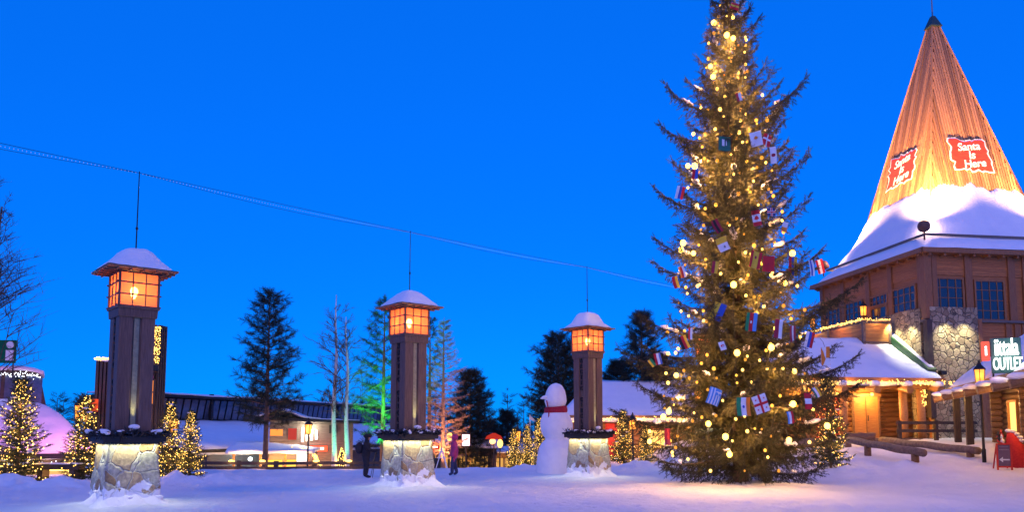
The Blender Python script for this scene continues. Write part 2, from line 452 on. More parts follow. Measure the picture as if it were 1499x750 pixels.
def smooth_snow_cap(half, prof, thick, seed, n=27):   # a soft square mound of snow lying on a square roof
    m = MB(); us = [-1 + 2 * i / (n - 1) for i in range(n)]
    px = [p[0] for p in prof]; pz = [p[1] for p in prof]
    def fn(u, v):
        d = (abs(u) ** 5 + abs(v) ** 5) ** .2; d = min(d, 1)
        z = float(np.interp(d, px, pz))
        z += .05 * mnoise.noise((u * 1.6 + seed, v * 1.6, seed)) * (1 - d) + .015 * mnoise.noise((u * 5, v * 5, seed))
        return (u * half, v * half, z)
    m.sheet(fn, us, us, None)
    return m

# ------------------------------------------------------------------ arctic circle pillars
STONE_P = stone('pillar_stone', 1.9, [(.34, .33, .25), (.48, .46, .36), (.20, .11, .06), (.40, .38, .29), (.44, .26, .08), (.13, .11, .10)],
                (.40, .40, .36), gapw=.035, bump=.55, snow=.50, snow_top=1.0, snow_span=.9)
PANE = pane_mat('amber_paper', (1, .29, .11), .22, (1, .17, .05), .44)
RZ = R(41)
def snow_prof(k):
    return [[(0, .62), (.25, .61), (.42, .54), (.54, .42), (.66, .31), (.85, .18), (1, .06)],
            [(0, .60), (.2, .58), (.38, .49), (.6, .34), (.8, .20), (1, .06)],
            [(0, .66), (.3, .64), (.45, .56), (.55, .42), (.66, .26), (.85, .15), (1, .06)]][k]
BULB_L = glow('lantern_filament', (1, .47, .13), 62)
def make_pillar(loc, label, k):
    random.seed(10 + k); SZ = (.97, .978, .985)[k]
    T = thing('stone_pillar', label, 'lantern pillar', loc, RZ, 'lantern pillars along the marked line')
    # battered stone base, rough faces
    m = MB(); n = 22
    rings = []
    for j in range(n + 1):
        z = -.4 + 2.05 * j / n; t = max(0, z) / 1.62
        h = .80 - .12 * t + (.0 if t < .97 else -.01)
        for i in range(4 * n):
            s, q = divmod(i, n); u = -1 + 2 * q / n
            x, y = [(u, -1), (1, u), (-u, 1), (-1, -u)][s]
            d = mnoise.noise((x * 2.1 + k * 9, y * 2.1, z * 2.3)) * .05 + mnoise.noise((x * 5 + k, y * 5, z * 5.5)) * .03
            f = h + d * (1 - .6 * t)
            m.v.append((x * f, y * f, z))
    N4 = 4 * n
    m.f = [(j * N4 + i, j * N4 + (i + 1) % N4, (j + 1) * N4 + (i + 1) % N4, (j + 1) * N4 + i) for j in range(n) for i in range(N4)]
    m.f.append(tuple(range(n * N4, (n + 1) * N4))); m.mi = [0] * len(m.f)
    base = m.build('stone_base', STONE_P, T, smooth=True)
    # snow stuck to the foot of the stones
    m = MB()
    for i in range(16):
        s = random.randrange(4); u = random.uniform(-.78, .78); z = abs(random.gauss(0, .25)) + .12
        f = .80 - .12 * z / 1.6
        x, y = [(u, -f), (f, u), (u, f), (-f, u)][s]
        m.lump((x, y, z), (random.uniform(.05, .16), random.uniform(.04, .09), random.uniform(.03, .07)), i, .5)
    def drift(u, v):                       # heap of snow leaning on the foot
        a = 2 * PI * u; ca, sa = math.cos(a), math.sin(a)
        q = 1 / (abs(ca) ** 5 + abs(sa) ** 5) ** .2
        nz = mnoise.noise((ca * 2.2 + k * 5, sa * 2.2, 1)); n2 = mnoise.noise((ca * 7, sa * 7 + k, v * 3))
        r_ = .72 * q + v * (1.15 + .35 * nz)
        z = (.36 + .26 * nz + .05 * n2) * math.exp(-v * 2.4) * (1 - v) ** .6 + .03 * n2 * (1 - v) - .10 * v
        return (ca * r_, sa * r_, z)
    m.sheet(drift, [i / 84 for i in range(85)], [i / 14 for i in range(15)])
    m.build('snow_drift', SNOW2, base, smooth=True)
    # dark ledge with frosted greenery
    m = MB(); m.frust(1.66, .86, 1.82, .86)
    led = m.build('ledge', M['black'], T, bevel=.02)
    V = []; F = []; q = 0
    m = MB(); g = MB()
    for s in range(4):
        for i in range(150):
            u = random.uniform(-.95, .95); f = random.uniform(.58, .93)
            x, y = [(u, -f), (f, u), (u, f), (-f, u)][s]
            p = Vector((x, y, 1.82 + random.uniform(-.02, .12)))
            d = Vector((random.gauss(0, 1), random.gauss(0, 1), random.gauss(-.1, .6))).normalized() * random.uniform(.08, .24)
            g.tube([p, p + d], [.028, .006], 3, False)
        for i in range(11):
            u = random.uniform(-.9, .9); f = random.uniform(.6, .86)
            x, y = [(u, -f), (f, u), (u, f), (-f, u)][s]
            m.lump((x, y, 1.9 + random.uniform(-.03, .05)), (random.uniform(.04, .15), random.uniform(.04, .12), random.uniform(.025, .06)), i + 20 * s + k, .45)
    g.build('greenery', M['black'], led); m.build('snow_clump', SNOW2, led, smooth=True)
    # shaft: four corner posts round recessed strips
    m = MB()
    for sx in (-1, 1):
        for sy in (-1, 1):
            m.box((sx * .315, sy * .315, 3.36), (.38, .38, 3.12))
    m.build('shaft', M['pillar_wood'], T, bevel=.012)
    m = MB(); m.box((0, 0, 3.36), (.86, .86, 3.1)); m.build('recessed_core', M['pillar_wood'], T)
    m = MB(); m.box((0, -.437, 3.4), (.15, .012, 2.95)); m.build('light_strip', M['steel_strip'], T)
    lettering('\n'.join('ARCTIC CIRCLE'), .23, M['black'], T, (-.47, .0, 3.42), (PI / 2, 0, -PI / 2), .03, .98, offset=.006)
    m = MB(); m.frust(4.88, .545, 5.1, .56); m.frust(5.1, .60, 5.15, .60)
    m.build('collar', M['pillar_wood'], T, bevel=.012)
    # lantern frame: corner posts, mullions, rails
    m = MB(); H0, H1, hw = 5.15, 6.08, .55
    for sx in (-1, 1):
        for sy in (-1, 1): m.box((sx * hw, sy * hw, (H0 + H1) / 2), (.06, .06, H1 - H0))
    for s in range(4):
        r = Matrix.Rotation(s * PI / 2, 3, 'Z')
        for u in (-1 / 3, 1 / 3): m.box(r @ Vector((u * hw, -hw - .006, (H0 + H1) / 2)), (.03, .03, H1 - H0), s * PI / 2)
        for z, w in ((H0 + .02, .03), (H0 + .32, .035), (H0 + .63, .035), (H1 - .03, .05)):
            m.box(r @ Vector((0, -hw - .016, z)), (2 * hw + .16, .03, w), s * PI / 2)
    m.build('lantern_frame', M['pillar_wood'], T)
    for s in range(4):
        m = MB(); m.sheet(lambda u, v: (u * (hw - .03), -hw + .015, H0 + .02 + v * (H1 - H0 - .04)), [-1, 1], [0, 1])
        p = m.build('lantern_pane', PANE, T); p.rotation_euler = (0, 0, s * PI / 2)
    m = MB(); m.lathe([(.015, -.16), (.05, -.12), (.10, -.03), (.115, .05), (.08, .13), (.02, .16)], 12)
    b = m.build('lantern_bulb', BULB_L, T, True, loc=(0, 0, 5.58))
    # roof and snow
    m = MB(); m.frust(6.09, .98, 6.125, .98); m.frust(6.125, .9, 6.2, .5); m.tube([(0, 0, 6.1), (0, 0, 6.5)], .05, 6)
    for s in range(4):
        r = Matrix.Rotation(s * PI / 2, 3, 'Z')
        for i in range(5): m.box(r @ Vector((-.7 + .35 * i, -.77, 6.065)), (.035, .38, .045), s * PI / 2)
    rf = m.build('lantern_roof', M['lantern_wood'], T)
    c = smooth_snow_cap(1.0, [(a, b * 1.12) for a, b in snow_prof(k)], .05, k * 3.7)
    c.build('snow_cap', SNOW, rf, smooth=True, loc=(0, 0, 6.07))
    m = MB(); m.tube([(0, 0, 6.4), (0, 0, 8.62 / SZ)], [.022, .014], 6); m.lathe([(.02, -.05), (.045, 0), (.02, .05)], 8, (0, 0, 7.32))
    m.build('mast', M['metal'], T)
    # small ground-light at the foot of the bright strip, and the downlights under the ledge
    m = MB(); m.box((0, -.66, 1.9), (.2, .18, .14)); m.box((0, -.62, 1.99), (.12, .1, .06))
    sp = m.build('uplight', M['metal'], T, bevel=.015)
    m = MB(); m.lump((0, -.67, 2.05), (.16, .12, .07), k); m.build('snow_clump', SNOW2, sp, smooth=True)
    T.scale = (.84, .84, SZ) if k < 2 else (.81, .81, SZ)
    lamp('SPOT', (0, -.56, 2.02), 190, (1, .90, .42), T, .02, (0, -.44, 4.6), 34, .8)
    for s in range(4):
        r = Matrix.Rotation(s * PI / 2, 3, 'Z')
        ar = lamp('AREA', r @ Vector((0, -.81, 1.615)), 9.5, (.97, 1, .66), T, .05, r @ Vector((0, -.79, 0)))
        ar.data.shape = 'RECTANGLE'; ar.data.size = 1.3; ar.data.size_y = .07
        ar.rotation_euler = (0, 0, s * PI / 2)
    m = MB()
    for s in range(4):
        r = Matrix.Rotation(s * PI / 2, 3, 'Z'); m.box(r @ Vector((0, -.80, 1.645)), (1.3, .05, .03), s * PI / 2)
    m.build('light_bar', M['metal'], T)
    return T
M['steel_strip'] = pbr('pale_strip', (.22, .20, .12), (.32, .29, .18), scale=10, rough=.5)
M['lantern_wood'] = pbr('lantern_wood', (.22, .10, .055), (.3, .15, .08), scale=8, rough=.6)
PL = ['nearest stone based lantern pillar, standing before the dark wooden tower, with a bulging snow cap',
      'lantern pillar with a pointed snow cap, between the person in black and the one in pink',
      'stone based lantern pillar with a mushroom shaped snow cap, standing beside the snowman',
      'lantern pillar almost hidden behind the big decorated spruce, only bits of its lit base showing']
for k, (x, y) in enumerate(PIL):
    make_pillar((x, y, height(x + 1.5, y - 1.5) - .02), PL[k], min(k, 2))

# cable of tiny blue lights strung over the mast tops
tops = [(-16.1, 13.9, 8.62)] + [(x, y, 8.6) for x, y in PIL]
T = thing('light_cable', 'thin cable of tiny blue lights strung over the pillar masts across the sky', 'light cable', tops[0])
m = MB(); b = MB(); o0 = Vector(tops[0])
for p, q in zip(tops, tops[1:]):
    p, q = Vector(p) - o0, Vector(q) - o0
    m.tube([p.lerp(q, t / 12) for t in range(13)], .006, 4)
    w = [p.lerp(q, t / 24) - Vector((0, 0, .16 * math.sin(PI * t / 24))) for t in range(25)]
    m.tube(w, .005, 4)
    for i in range(100):
        c = p.lerp(q, i / 100) - Vector((0, 0, .07 * math.sin(PI * i / 100) + .01))
        b.lathe([(.003, -.013), (.009, 0), (.003, .013)], 4, c)
m.build('wire', M['metal'], T); tag(b.build('bulbs', BULB_B, T), kind='stuff')

# ------------------------------------------------------------------ conifers
def sprig_template(n, nl, nw, fwd, axis_w=.02):
    vs, fs = [], []
    def tri(a, b, c):
        k = len(vs); vs.extend([a, b, c]); fs.append((k, k + 1, k + 2))
    tri((-axis_w, 0, 0), (axis_w, 0, 0), (0, 0, 1)); tri((0, -axis_w, 0), (0, axis_w, 0), (0, 0, 1))
    for i in range(n):
        z = .06 + .9 * i / n; a = i * 2.4
        o = np.array((math.cos(a), math.sin(a), 0)); t = np.array((-math.sin(a), math.cos(a), 0))
        l = nl * (1 - .45 * z)
        p = np.array((0, 0, z)); q = p + o * l + np.array((0, 0, fwd * l))
        tri(p - t * nw, p + t * nw, q)
    return np.array(vs), np.array(fs)
def scatter(tv, tf, P, D, Sc, rng):
    P = np.asarray(P); D = np.asarray(D, float); Sc = np.asarray(Sc)
    D = D / np.linalg.norm(D, axis=1)[:, None]
    r = rng.normal(size=D.shape); X = np.cross(D, r); X /= np.linalg.norm(X, axis=1)[:, None]; Y = np.cross(D, X)
    Rm = np.stack([X, Y, D], -1)
    V = np.einsum('nij,kj->nki', Rm, tv) * Sc[:, None, None] + P[:, None, :]
    n, k = len(P), len(tv)
    Fa = (tf[None] + (np.arange(n) * k)[:, None, None]).reshape(-1, 3)
    return V.reshape(-1, 3), Fa
TV, TF = sprig_template(15, .30, .042, .75)
TVP, TFP = sprig_template(16, .5, .022, .9)
def conifer(seed, H, rad, nbr, base=.04, lat=.10, sp=.27, slope=(.55, -.12), sag=.45, up=.38, twl=.42, droop=.35, jit=.22, clear=0.0, tuft=1, tmpl=0, dens=1.0, longp=.12, tipw=.10):
    """returns needle verts/faces, wood MB, list of (branch point, outward, s, azimuth)"""
    rng = np.random.default_rng(seed); rnd = random.Random(seed)
    P, D, Sc, spots = [], [], [], []; wood = MB()
    wood.tube([(0, 0, -.3), (0, 0, H * .5), (0, 0, H * .985)], [H * .014 + .02, H * .009 + .01, .012], 9)
    for i in range(nbr):
        t = base + (1 - base - .015) * ((i + rnd.random()) / nbr) ** .92
        az = i * 2.39996 + rnd.uniform(-.35, .35)
        L = rad(t, az) * rnd.uniform(1 - jit, 1 + jit * .5)
        if rnd.random() < longp: L *= 1.18
        a = slope[1] + (slope[0] - slope[1]) * t ** .8 + rnd.uniform(-.08, .08)
        z0 = t * H
        ca, sa = math.cos(az), math.sin(az); bend = rnd.uniform(-.25, .25)
        def pt(s):
            r = L * s; w = bend * L * s * s * .5
            return Vector((ca * r - sa * w, sa * r + ca * w, z0 + L * (a * s - sag * s * s * (1 - t * .6) + up * s ** 3)))
        k = 7; pts = [pt(j / k) for j in range(k + 1)]
        wood.tube(pts, [max(.006, (.012 + .012 * L) * (1 - j / k)) for j in range(k + 1)], 5, False)
        n = max(3, int(L / lat))
        for j in range(n + 1):
            s = clear + (1 - clear) * (j + rnd.random() * .6) / (n + .6)
            if s > 1: continue
            p = pt(s); tg = (pt(min(1, s + .04)) - pt(max(0, s - .04))).normalized()
            spots.append((p, Vector((ca, sa, 0)), s, az, L))
            P.append(p); D.append(tg + Vector(rng.normal(size=3) * .2)); Sc.append(sp * rnd.uniform(.8, 1.25))
            for side in (-1, 1):
                if rnd.random() > dens: continue
                hz = Vector((-sa, ca, 0)) * side
                l2 = min(1.0, (1 - s) * L * twl + tipw) * rnd.uniform(.6, 1.2)
                d2 = (tg * .75 + hz * .8 + Vector((0, 0, rnd.uniform(-.25, .1)))).normalized()
                m2 = max(1, int(l2 / (sp * .55)))
                for q in range(m2):
                    u = (q + .3) / m2
                    pp = p + d2 * (l2 * u) + Vector((0, 0, -droop * l2 * u * u))
                    for _ in range(tuft):
                        P.append(pp); Sc.append(sp * rnd.uniform(.7, 1.2))
                        D.append(d2 + Vector((0, 0, -droop * u)) + Vector(rng.normal(size=3) * (.28 if tuft == 1 else .7)))
                    if droop > .2 and rnd.random() < .45:   # hanging side shoots of a spruce
                        P.append(pp); Sc.append(sp * rnd.uniform(.6, 1.1)); D.append(Vector((rng.normal() * .25, rng.normal() * .25, -1)))
    # leader
    for j in range(8):
        P.append(Vector((0, 0, H * (.95 + .05 * j / 8)))); D.append(Vector((rng.normal() * .5, rng.normal() * .5, 1))); Sc.append(sp * .8)
    V, Fa = scatter(*((TV, TF) if tmpl == 0 else (TVP, TFP)), P, D, Sc, rng)
    return V, Fa, wood, spots

# --- the big decorated spruce
TX, TY = TREE; TZ = height(TX, TY)
TH = 17.6
_wp = [(0, 3.2), (.06, 3.5), (.14, 3.5), (.22, 3.3), (.32, 2.9), (.42, 2.5), (.52, 2.35), (.62, 2.25), (.70, 2.0), (.76, 1.4), (.84, .95), (.92, .62), (.97, .38), (1, .12)]
def xrad(t, az):
    r = float(np.interp(t, [a for a, _ in _wp], [b for _, b in _wp]))
    return r * (1 + .30 * mnoise.noise((math.cos(az) * 1.7, math.sin(az) * 1.7, t * 13)) + .16 * mnoise.noise((math.cos(az) * 4, math.sin(az) * 4, t * 30)))
XM = thing('decorated_spruce', 'towering spruce hung with flags and big warm bulbs', 'christmas tree', (TX, TY, TZ))
V, Fa, wood, XS_SPOTS = conifer(5, TH, xrad, 218, base=.016, lat=.075, sp=.26, tipw=.20, slope=(.42, .02), sag=.62, up=.58, twl=.25, droop=.75, jit=.32, longp=.18)
print('xmas tris', len(Fa))
np_obj('crown', V, Fa, M['needles'], XM); wood.build('trunk', M['bark'], XM, smooth=True)
rnd = random.Random(3)
cand = [s for s in XS_SPOTS if s[2] > .45 and s[4] > 1.2 and (s[1].y < .35)]
byb = {}
for s in cand: byb.setdefault((round(s[3], 4)), []).append(s)
keys = sorted(byb); rnd.shuffle(keys)
for kz in keys[:64]:
    m = MB(); run = byb[kz]; i0 = rnd.randrange(max(1, len(run) // 2)); n = rnd.randint(3, 9)
    for j, s in enumerate(run[i0:i0 + n]):
        pass
    rr_ = [s[0] + Vector((rnd.uniform(-.03, .03), rnd.uniform(-.03, .03), .085)) for s in run[i0:i0 + n]]
    if len(rr_) > 2:
        m.tube(rr_, [.015] + [rnd.uniform(.03, .11) for _ in rr_[2:]] + [.015], 7)
    if m.v: m.build('snow_clump', SNOW2, XM, smooth=True)
def tree_surface(px, py, back=.0, depth=.86):
    """place on the near side of the crown under that photo pixel"""
    Y = TY
    for _ in range(6):
        p = at(px, py, Y); t = min(1, max(0, (p.z - TZ) / TH))
        r = float(np.interp(t, [a for a, _ in _wp], [b for _, b in _wp])) * depth
        dx = p.x - TX
        Y = TY - math.sqrt(max(0.02, r * r - dx * dx)) + back
    return at(px, py, Y)
# bulbs, on hanging strings
BP = [(1054,8),(1045,33),(1064,23),(1073,25),(1045,48),(1064,51),(1073,56),(1038,63),(1063,71),(1081,66),(1040,97),(1044,112),(1090,76),(1091,94),(1061,141),(1086,142),(1025,153),(1059,170),(1092,167),(1084,176),(1107,176),(1122,172),(1024,202),(1028,215),(1087,208),(1069,197),(1007,243),(1017,243),(1074,255),(1083,253),(1093,236),(1130,250),(1007,275),(1067,288),(1081,284),(1103,265),(1021,300),(1125,277),(1078,320),(1000,356),(997,366),(1023,359),(1015,371),(1089,343),(1160,371),(1003,388),(997,398),(1081,384),(1074,417),(1095,403),(1149,415),(1167,419),(997,456),(1008,463),(977,487),(1002,485),(1118,449),(1147,448),(1175,462),(1178,454),(1158,467),(978,518),(1129,509),(1112,528),(1079,517),(1171,495),(990,550),(1078,550),(1123,540),(1133,540),(1163,544),(1183,527),(972,580),(979,603),(971,611),(1016,605),(1014,617),(1037,621),(951,632),(951,647),(1062,640),(1072,646),(1068,666),(1007,673),(1155,645),(1185,648),(1211,624),(1161,592),(1105,628),(1090,610),(985,585),(1020,560),(1030,470),(1045,540),(1048,300),(1030,330),(1060,110),(1070,90),(1050,130),(1100,560),(1142,580),(1120,660),(1040,690),(1140,690),(1090,690),(985,668),(1190,600),(1200,565),(1110,300),(1050,235)]
_r = random.Random(77)
for _i in range(95):                     # smaller bulbs between the prominent ones
    _y = 20 + 660 * _r.random() ** .8; _w = float(np.interp(_y, [0, 100, 200, 400, 600, 690], [12, 36, 66, 84, 112, 100]))
    BP.append((int(1076 - 8 * (1 - _y / 700) + _r.uniform(-1, 1) * _w), int(_y)))
big = {(1007,243),(1017,243),(1000,356),(997,366),(1015,371),(1149,415),(1074,417),(1062,640),(1155,645),(990,550),(1163,544),(1161,592),(979,603),(971,611),(1045,33),(1044,112),(1064,51),(1129,509),(1160,371),(1068,666),(1037,621),(1211,624),(951,647),(1073,56),(1040,97),(1079,517)}
BP.sort(key=lambda q: (int((q[0] - 930) / 31), q[1]))
m = MB(); m.lump((0, 0, 0), (1, 1, 1.1), 0, 0, (10, 7))
bulb_mes = []
for bm_ in (BULB, glow('warm_bulb_bright', (1, .60, .09), 6.5, False), glow('warm_bulb_dim', (1, .46, .06), 2.2, False), glow('warm_bulb_faint', (1, .40, .05), 1.1, False)):
    bulb0 = m.build('bulb', bm_, smooth=True); bulb_mes.append(bulb0.data); bpy.data.objects.remove(bulb0)
bulb_me = bulb_mes[2]
strs = {}
for q in BP: strs.setdefault(int((q[0] - 930) / 31), []).append(q)
names = ['outermost on the left of the crown', 'just inside the left edge of the crown', 'past the upper left twin bulbs', 'over the middle left of the crown',
         'down the middle of the crown from the tip', 'just right of the trunk line', 'between the tricolour flag and the striped red flags', 'right of the tricolour flag on the right flank', 'near the right edge of the crown', 'farthest right, by the lit doorway']
for si, (kx, qs) in enumerate(sorted(strs.items())):
    pts = [tree_surface(px, py, depth=.62 + .30 * ((px * 7 + py * 13) % 10) / 10 if (px, py) not in big else .88) for px, py in qs]
    o = pts[0]
    T = thing('light_string', 'string of warm bulbs on the spruce, ' + names[min(si, 9)], 'light string', o, 0, 'light strings on the big spruce')
    m = MB(); path = []
    for a, b in zip(pts, pts[1:]):
        for j in range(6):
            t = j / 6; path.append(a.lerp(b, t) - o + Vector((0, .18, -.12)) * math.sin(PI * t))
    path.append(pts[-1] - o); m.tube(path, .008, 4); m.build('wire', M['black'], T)
    for j, (q, p) in enumerate(zip(qs, pts)):
        b = bpy.data.objects.new('bulb', bulb_mes[1 if q in big else rnd.choice((0, 0, 2, 3))]); COL.objects.link(b); b.parent = T; b.location = p - o
        s = rnd.uniform(.075, .10) if q in big else rnd.uniform(.03, .06); b.scale = (s, s, s)
        if q in big or j % 3 == 0:
            inw = (Vector((TX, TY, p.z)) - p); inw.normalize()
            lamp('POINT', p - o + inw * (.16 if q in big else .5) + Vector((0, 0, -.12)), (40 if q in big else 55) * (.4 + 1.4 * (p.z - TZ) / TH), AMBER, T, .07)
# glow deep in the crown: lights of the strings on its far side
T = thing('light_string', 'string of warm bulbs wound close round the trunk of the big spruce', 'light string', (TX, TY, TZ), 0, 'light strings on the big spruce')
m = MB(); path = []
for j in range(44):
    a = j * 1.25; t = .06 + .88 * j / 44
    r = .5 * float(np.interp(t, [a_ for a_, _ in _wp], [b_ for _, b_ in _wp])) + .1
    p = Vector((math.cos(a) * r, math.sin(a) * r, t * TH)); path.append(p)
    b = bpy.data.objects.new('bulb', bulb_me); COL.objects.link(b); b.parent = T; b.location = p; b.scale = (.05,) * 3
    if j % 2 == 0: lamp('POINT', p + Vector((0, 0, -.1)), 112 * (.3 + t), AMBER, T, .07)
m.tube(path, .007, 4); m.build('wire', M['black'], T)

# --- flags
FC = dict(r=(.55, .02, .03), w=(.8, .8, .8), b=(.03, .10, .45), y=(.75, .52, .04), g=(.02, .28, .10), k=(.02, .02, .02), o=(.8, .25, .03), m=(.30, .02, .05), l=(.10, .32, .68), d=(.02, .16, .11), n=(.02, .04, .16))
FM = {k: pbr('flag_cloth_' + k, v, tuple(c * .85 for c in v), scale=6, rough=.8) for k, v in FC.items()}
def make_flag(px, py, w, h, tilt, parts, label, dz=0.0, yaw=0.0):
    """parts: list of (colour, x0, z0, x1, z1[, shape]) in 0..1 of the hung cloth, first fills it"""
    p = tree_surface(px, py, depth=1.04)
    k = p.y / F_PX; W_, H_ = w * k, h * k
    T = thing('flag', label, 'flag', p + Vector((0, -.05, 0)), 0, 'small flags hung on the big spruce')
    m = MB(); cols = []
    def warp(x, z, off):
        X = (x - .5) * W_; Z = (z - .5) * H_
        return Vector((X, -off + .05 * W_ * math.sin(x * 5 + px) * 1.6 + .03 * math.sin(z * 4 + py), Z))
    for i, q in enumerate(parts):
        c, x0, z0, x1, z1 = q[:5]; shape = q[5] if len(q) > 5 else 'q'
        if c not in cols: cols.append(c)
        m.cur = cols.index(c); off = .004 * min(i, 3) if i else 0
        if shape == 'disc':
            cx, cz, rx = (x0 + x1) / 2, (z0 + z1) / 2, (x1 - x0) / 2
            rz_ = rx * W_ / H_ if z1 == z0 else (z1 - z0) / 2
            for sgn in (1, -1):
                pts = [warp(cx + rx * math.cos(a * PI / 6), cz + rz_ * math.sin(a * PI / 6), off * sgn) for a in range(12)]
                m.add(pts, [tuple(range(12))])
        elif shape in ('leaf', 'star', 'tri'):
            poly = dict(leaf=[(.5, 1), (.62, .75), (.8, .82), (.78, .55), (1, .45), (.7, .2), (.54, .25), (.54, 0), (.46, 0), (.46, .25), (.3, .2), (0, .45), (.22, .55), (.2, .82), (.38, .75)],
                        star=[(.5 + .5 * (1 if i_ % 2 == 0 else .4) * math.sin(i_ * PI / 5), .5 + .5 * (1 if i_ % 2 == 0 else .4) * math.cos(i_ * PI / 5)) for i_ in range(10)],
                        tri=[(0, 0), (1, 0), (0, 1)])[shape]
            for sgn in (1, -1):
                m.add([warp(x0 + (x1 - x0) * a, z0 + (z1 - z0) * b, off * sgn) for a, b in poly], [tuple(range(len(poly)))])
        else:
            n = 8
            for sgn in ((1, -1) if off else (1,)):
                us = [x0 + (x1 - x0) * a / n for a in range(n + 1)]; vs_ = [z0 + (z1 - z0) * a / 3 for a in range(4)]
                m.sheet(lambda u, v: warp(u, v, off * sgn), us, vs_)
    fl = m.build('cloth', [FM[c] for c in cols], T, smooth=True)
    fl.rotation_euler = (0, R(-tilt), R(yaw))
    top = Vector((math.sin(R(-tilt)) * H_ * .5, 0, math.cos(R(tilt)) * H_ * .5))
    c_ = MB(); c_.tube([top + Vector((0, 0, -.02)), top + Vector((0, .12, .16)), top + Vector((0, .35, .3))], .007, 4)
    c_.build('cord', M['black'], T)
    return T
def vst(*cs):                      # upright stripes
    n = len(cs); return [(c, i / n, 0, (i + 1) / n, 1) for i, c in enumerate(cs)]
def hst(*cs):
    n = len(cs); return [(c, 0, 1 - (i + 1) / n, 1, 1 - i / n) for i, c in enumerate(cs)]
def cross(f, c, x=.36, z=.5, w=.09, c2=None):
    o = [(f, 0, 0, 1, 1), (c, x - w, 0, x + w, 1), (c, 0, z - w, 1, z + w)]
    if c2: o += [(c2, x - w * .5, 0, x + w * .5, 1), (c2, 0, z - w * .5, 1, z + w * .5)]
    return o
greek = [('w', 0, 0, 1, 1)] + [('l', i * 2 / 9, 0, (i * 2 + 1) / 9, 1) for i in range(5)] + [('l', .44, .6, 1, 1), ('w', .68, .6, .77, 1), ('w', .44, .76, 1, .84)]
georg = [('w', 0, 0, 1, 1), ('r', .43, 0, .57, 1), ('r', 0, .43, 1, .57)] + [('r', a, b, a + .16, b + .14, 'star') for a in (.14, .7) for b in (.16, .7)]
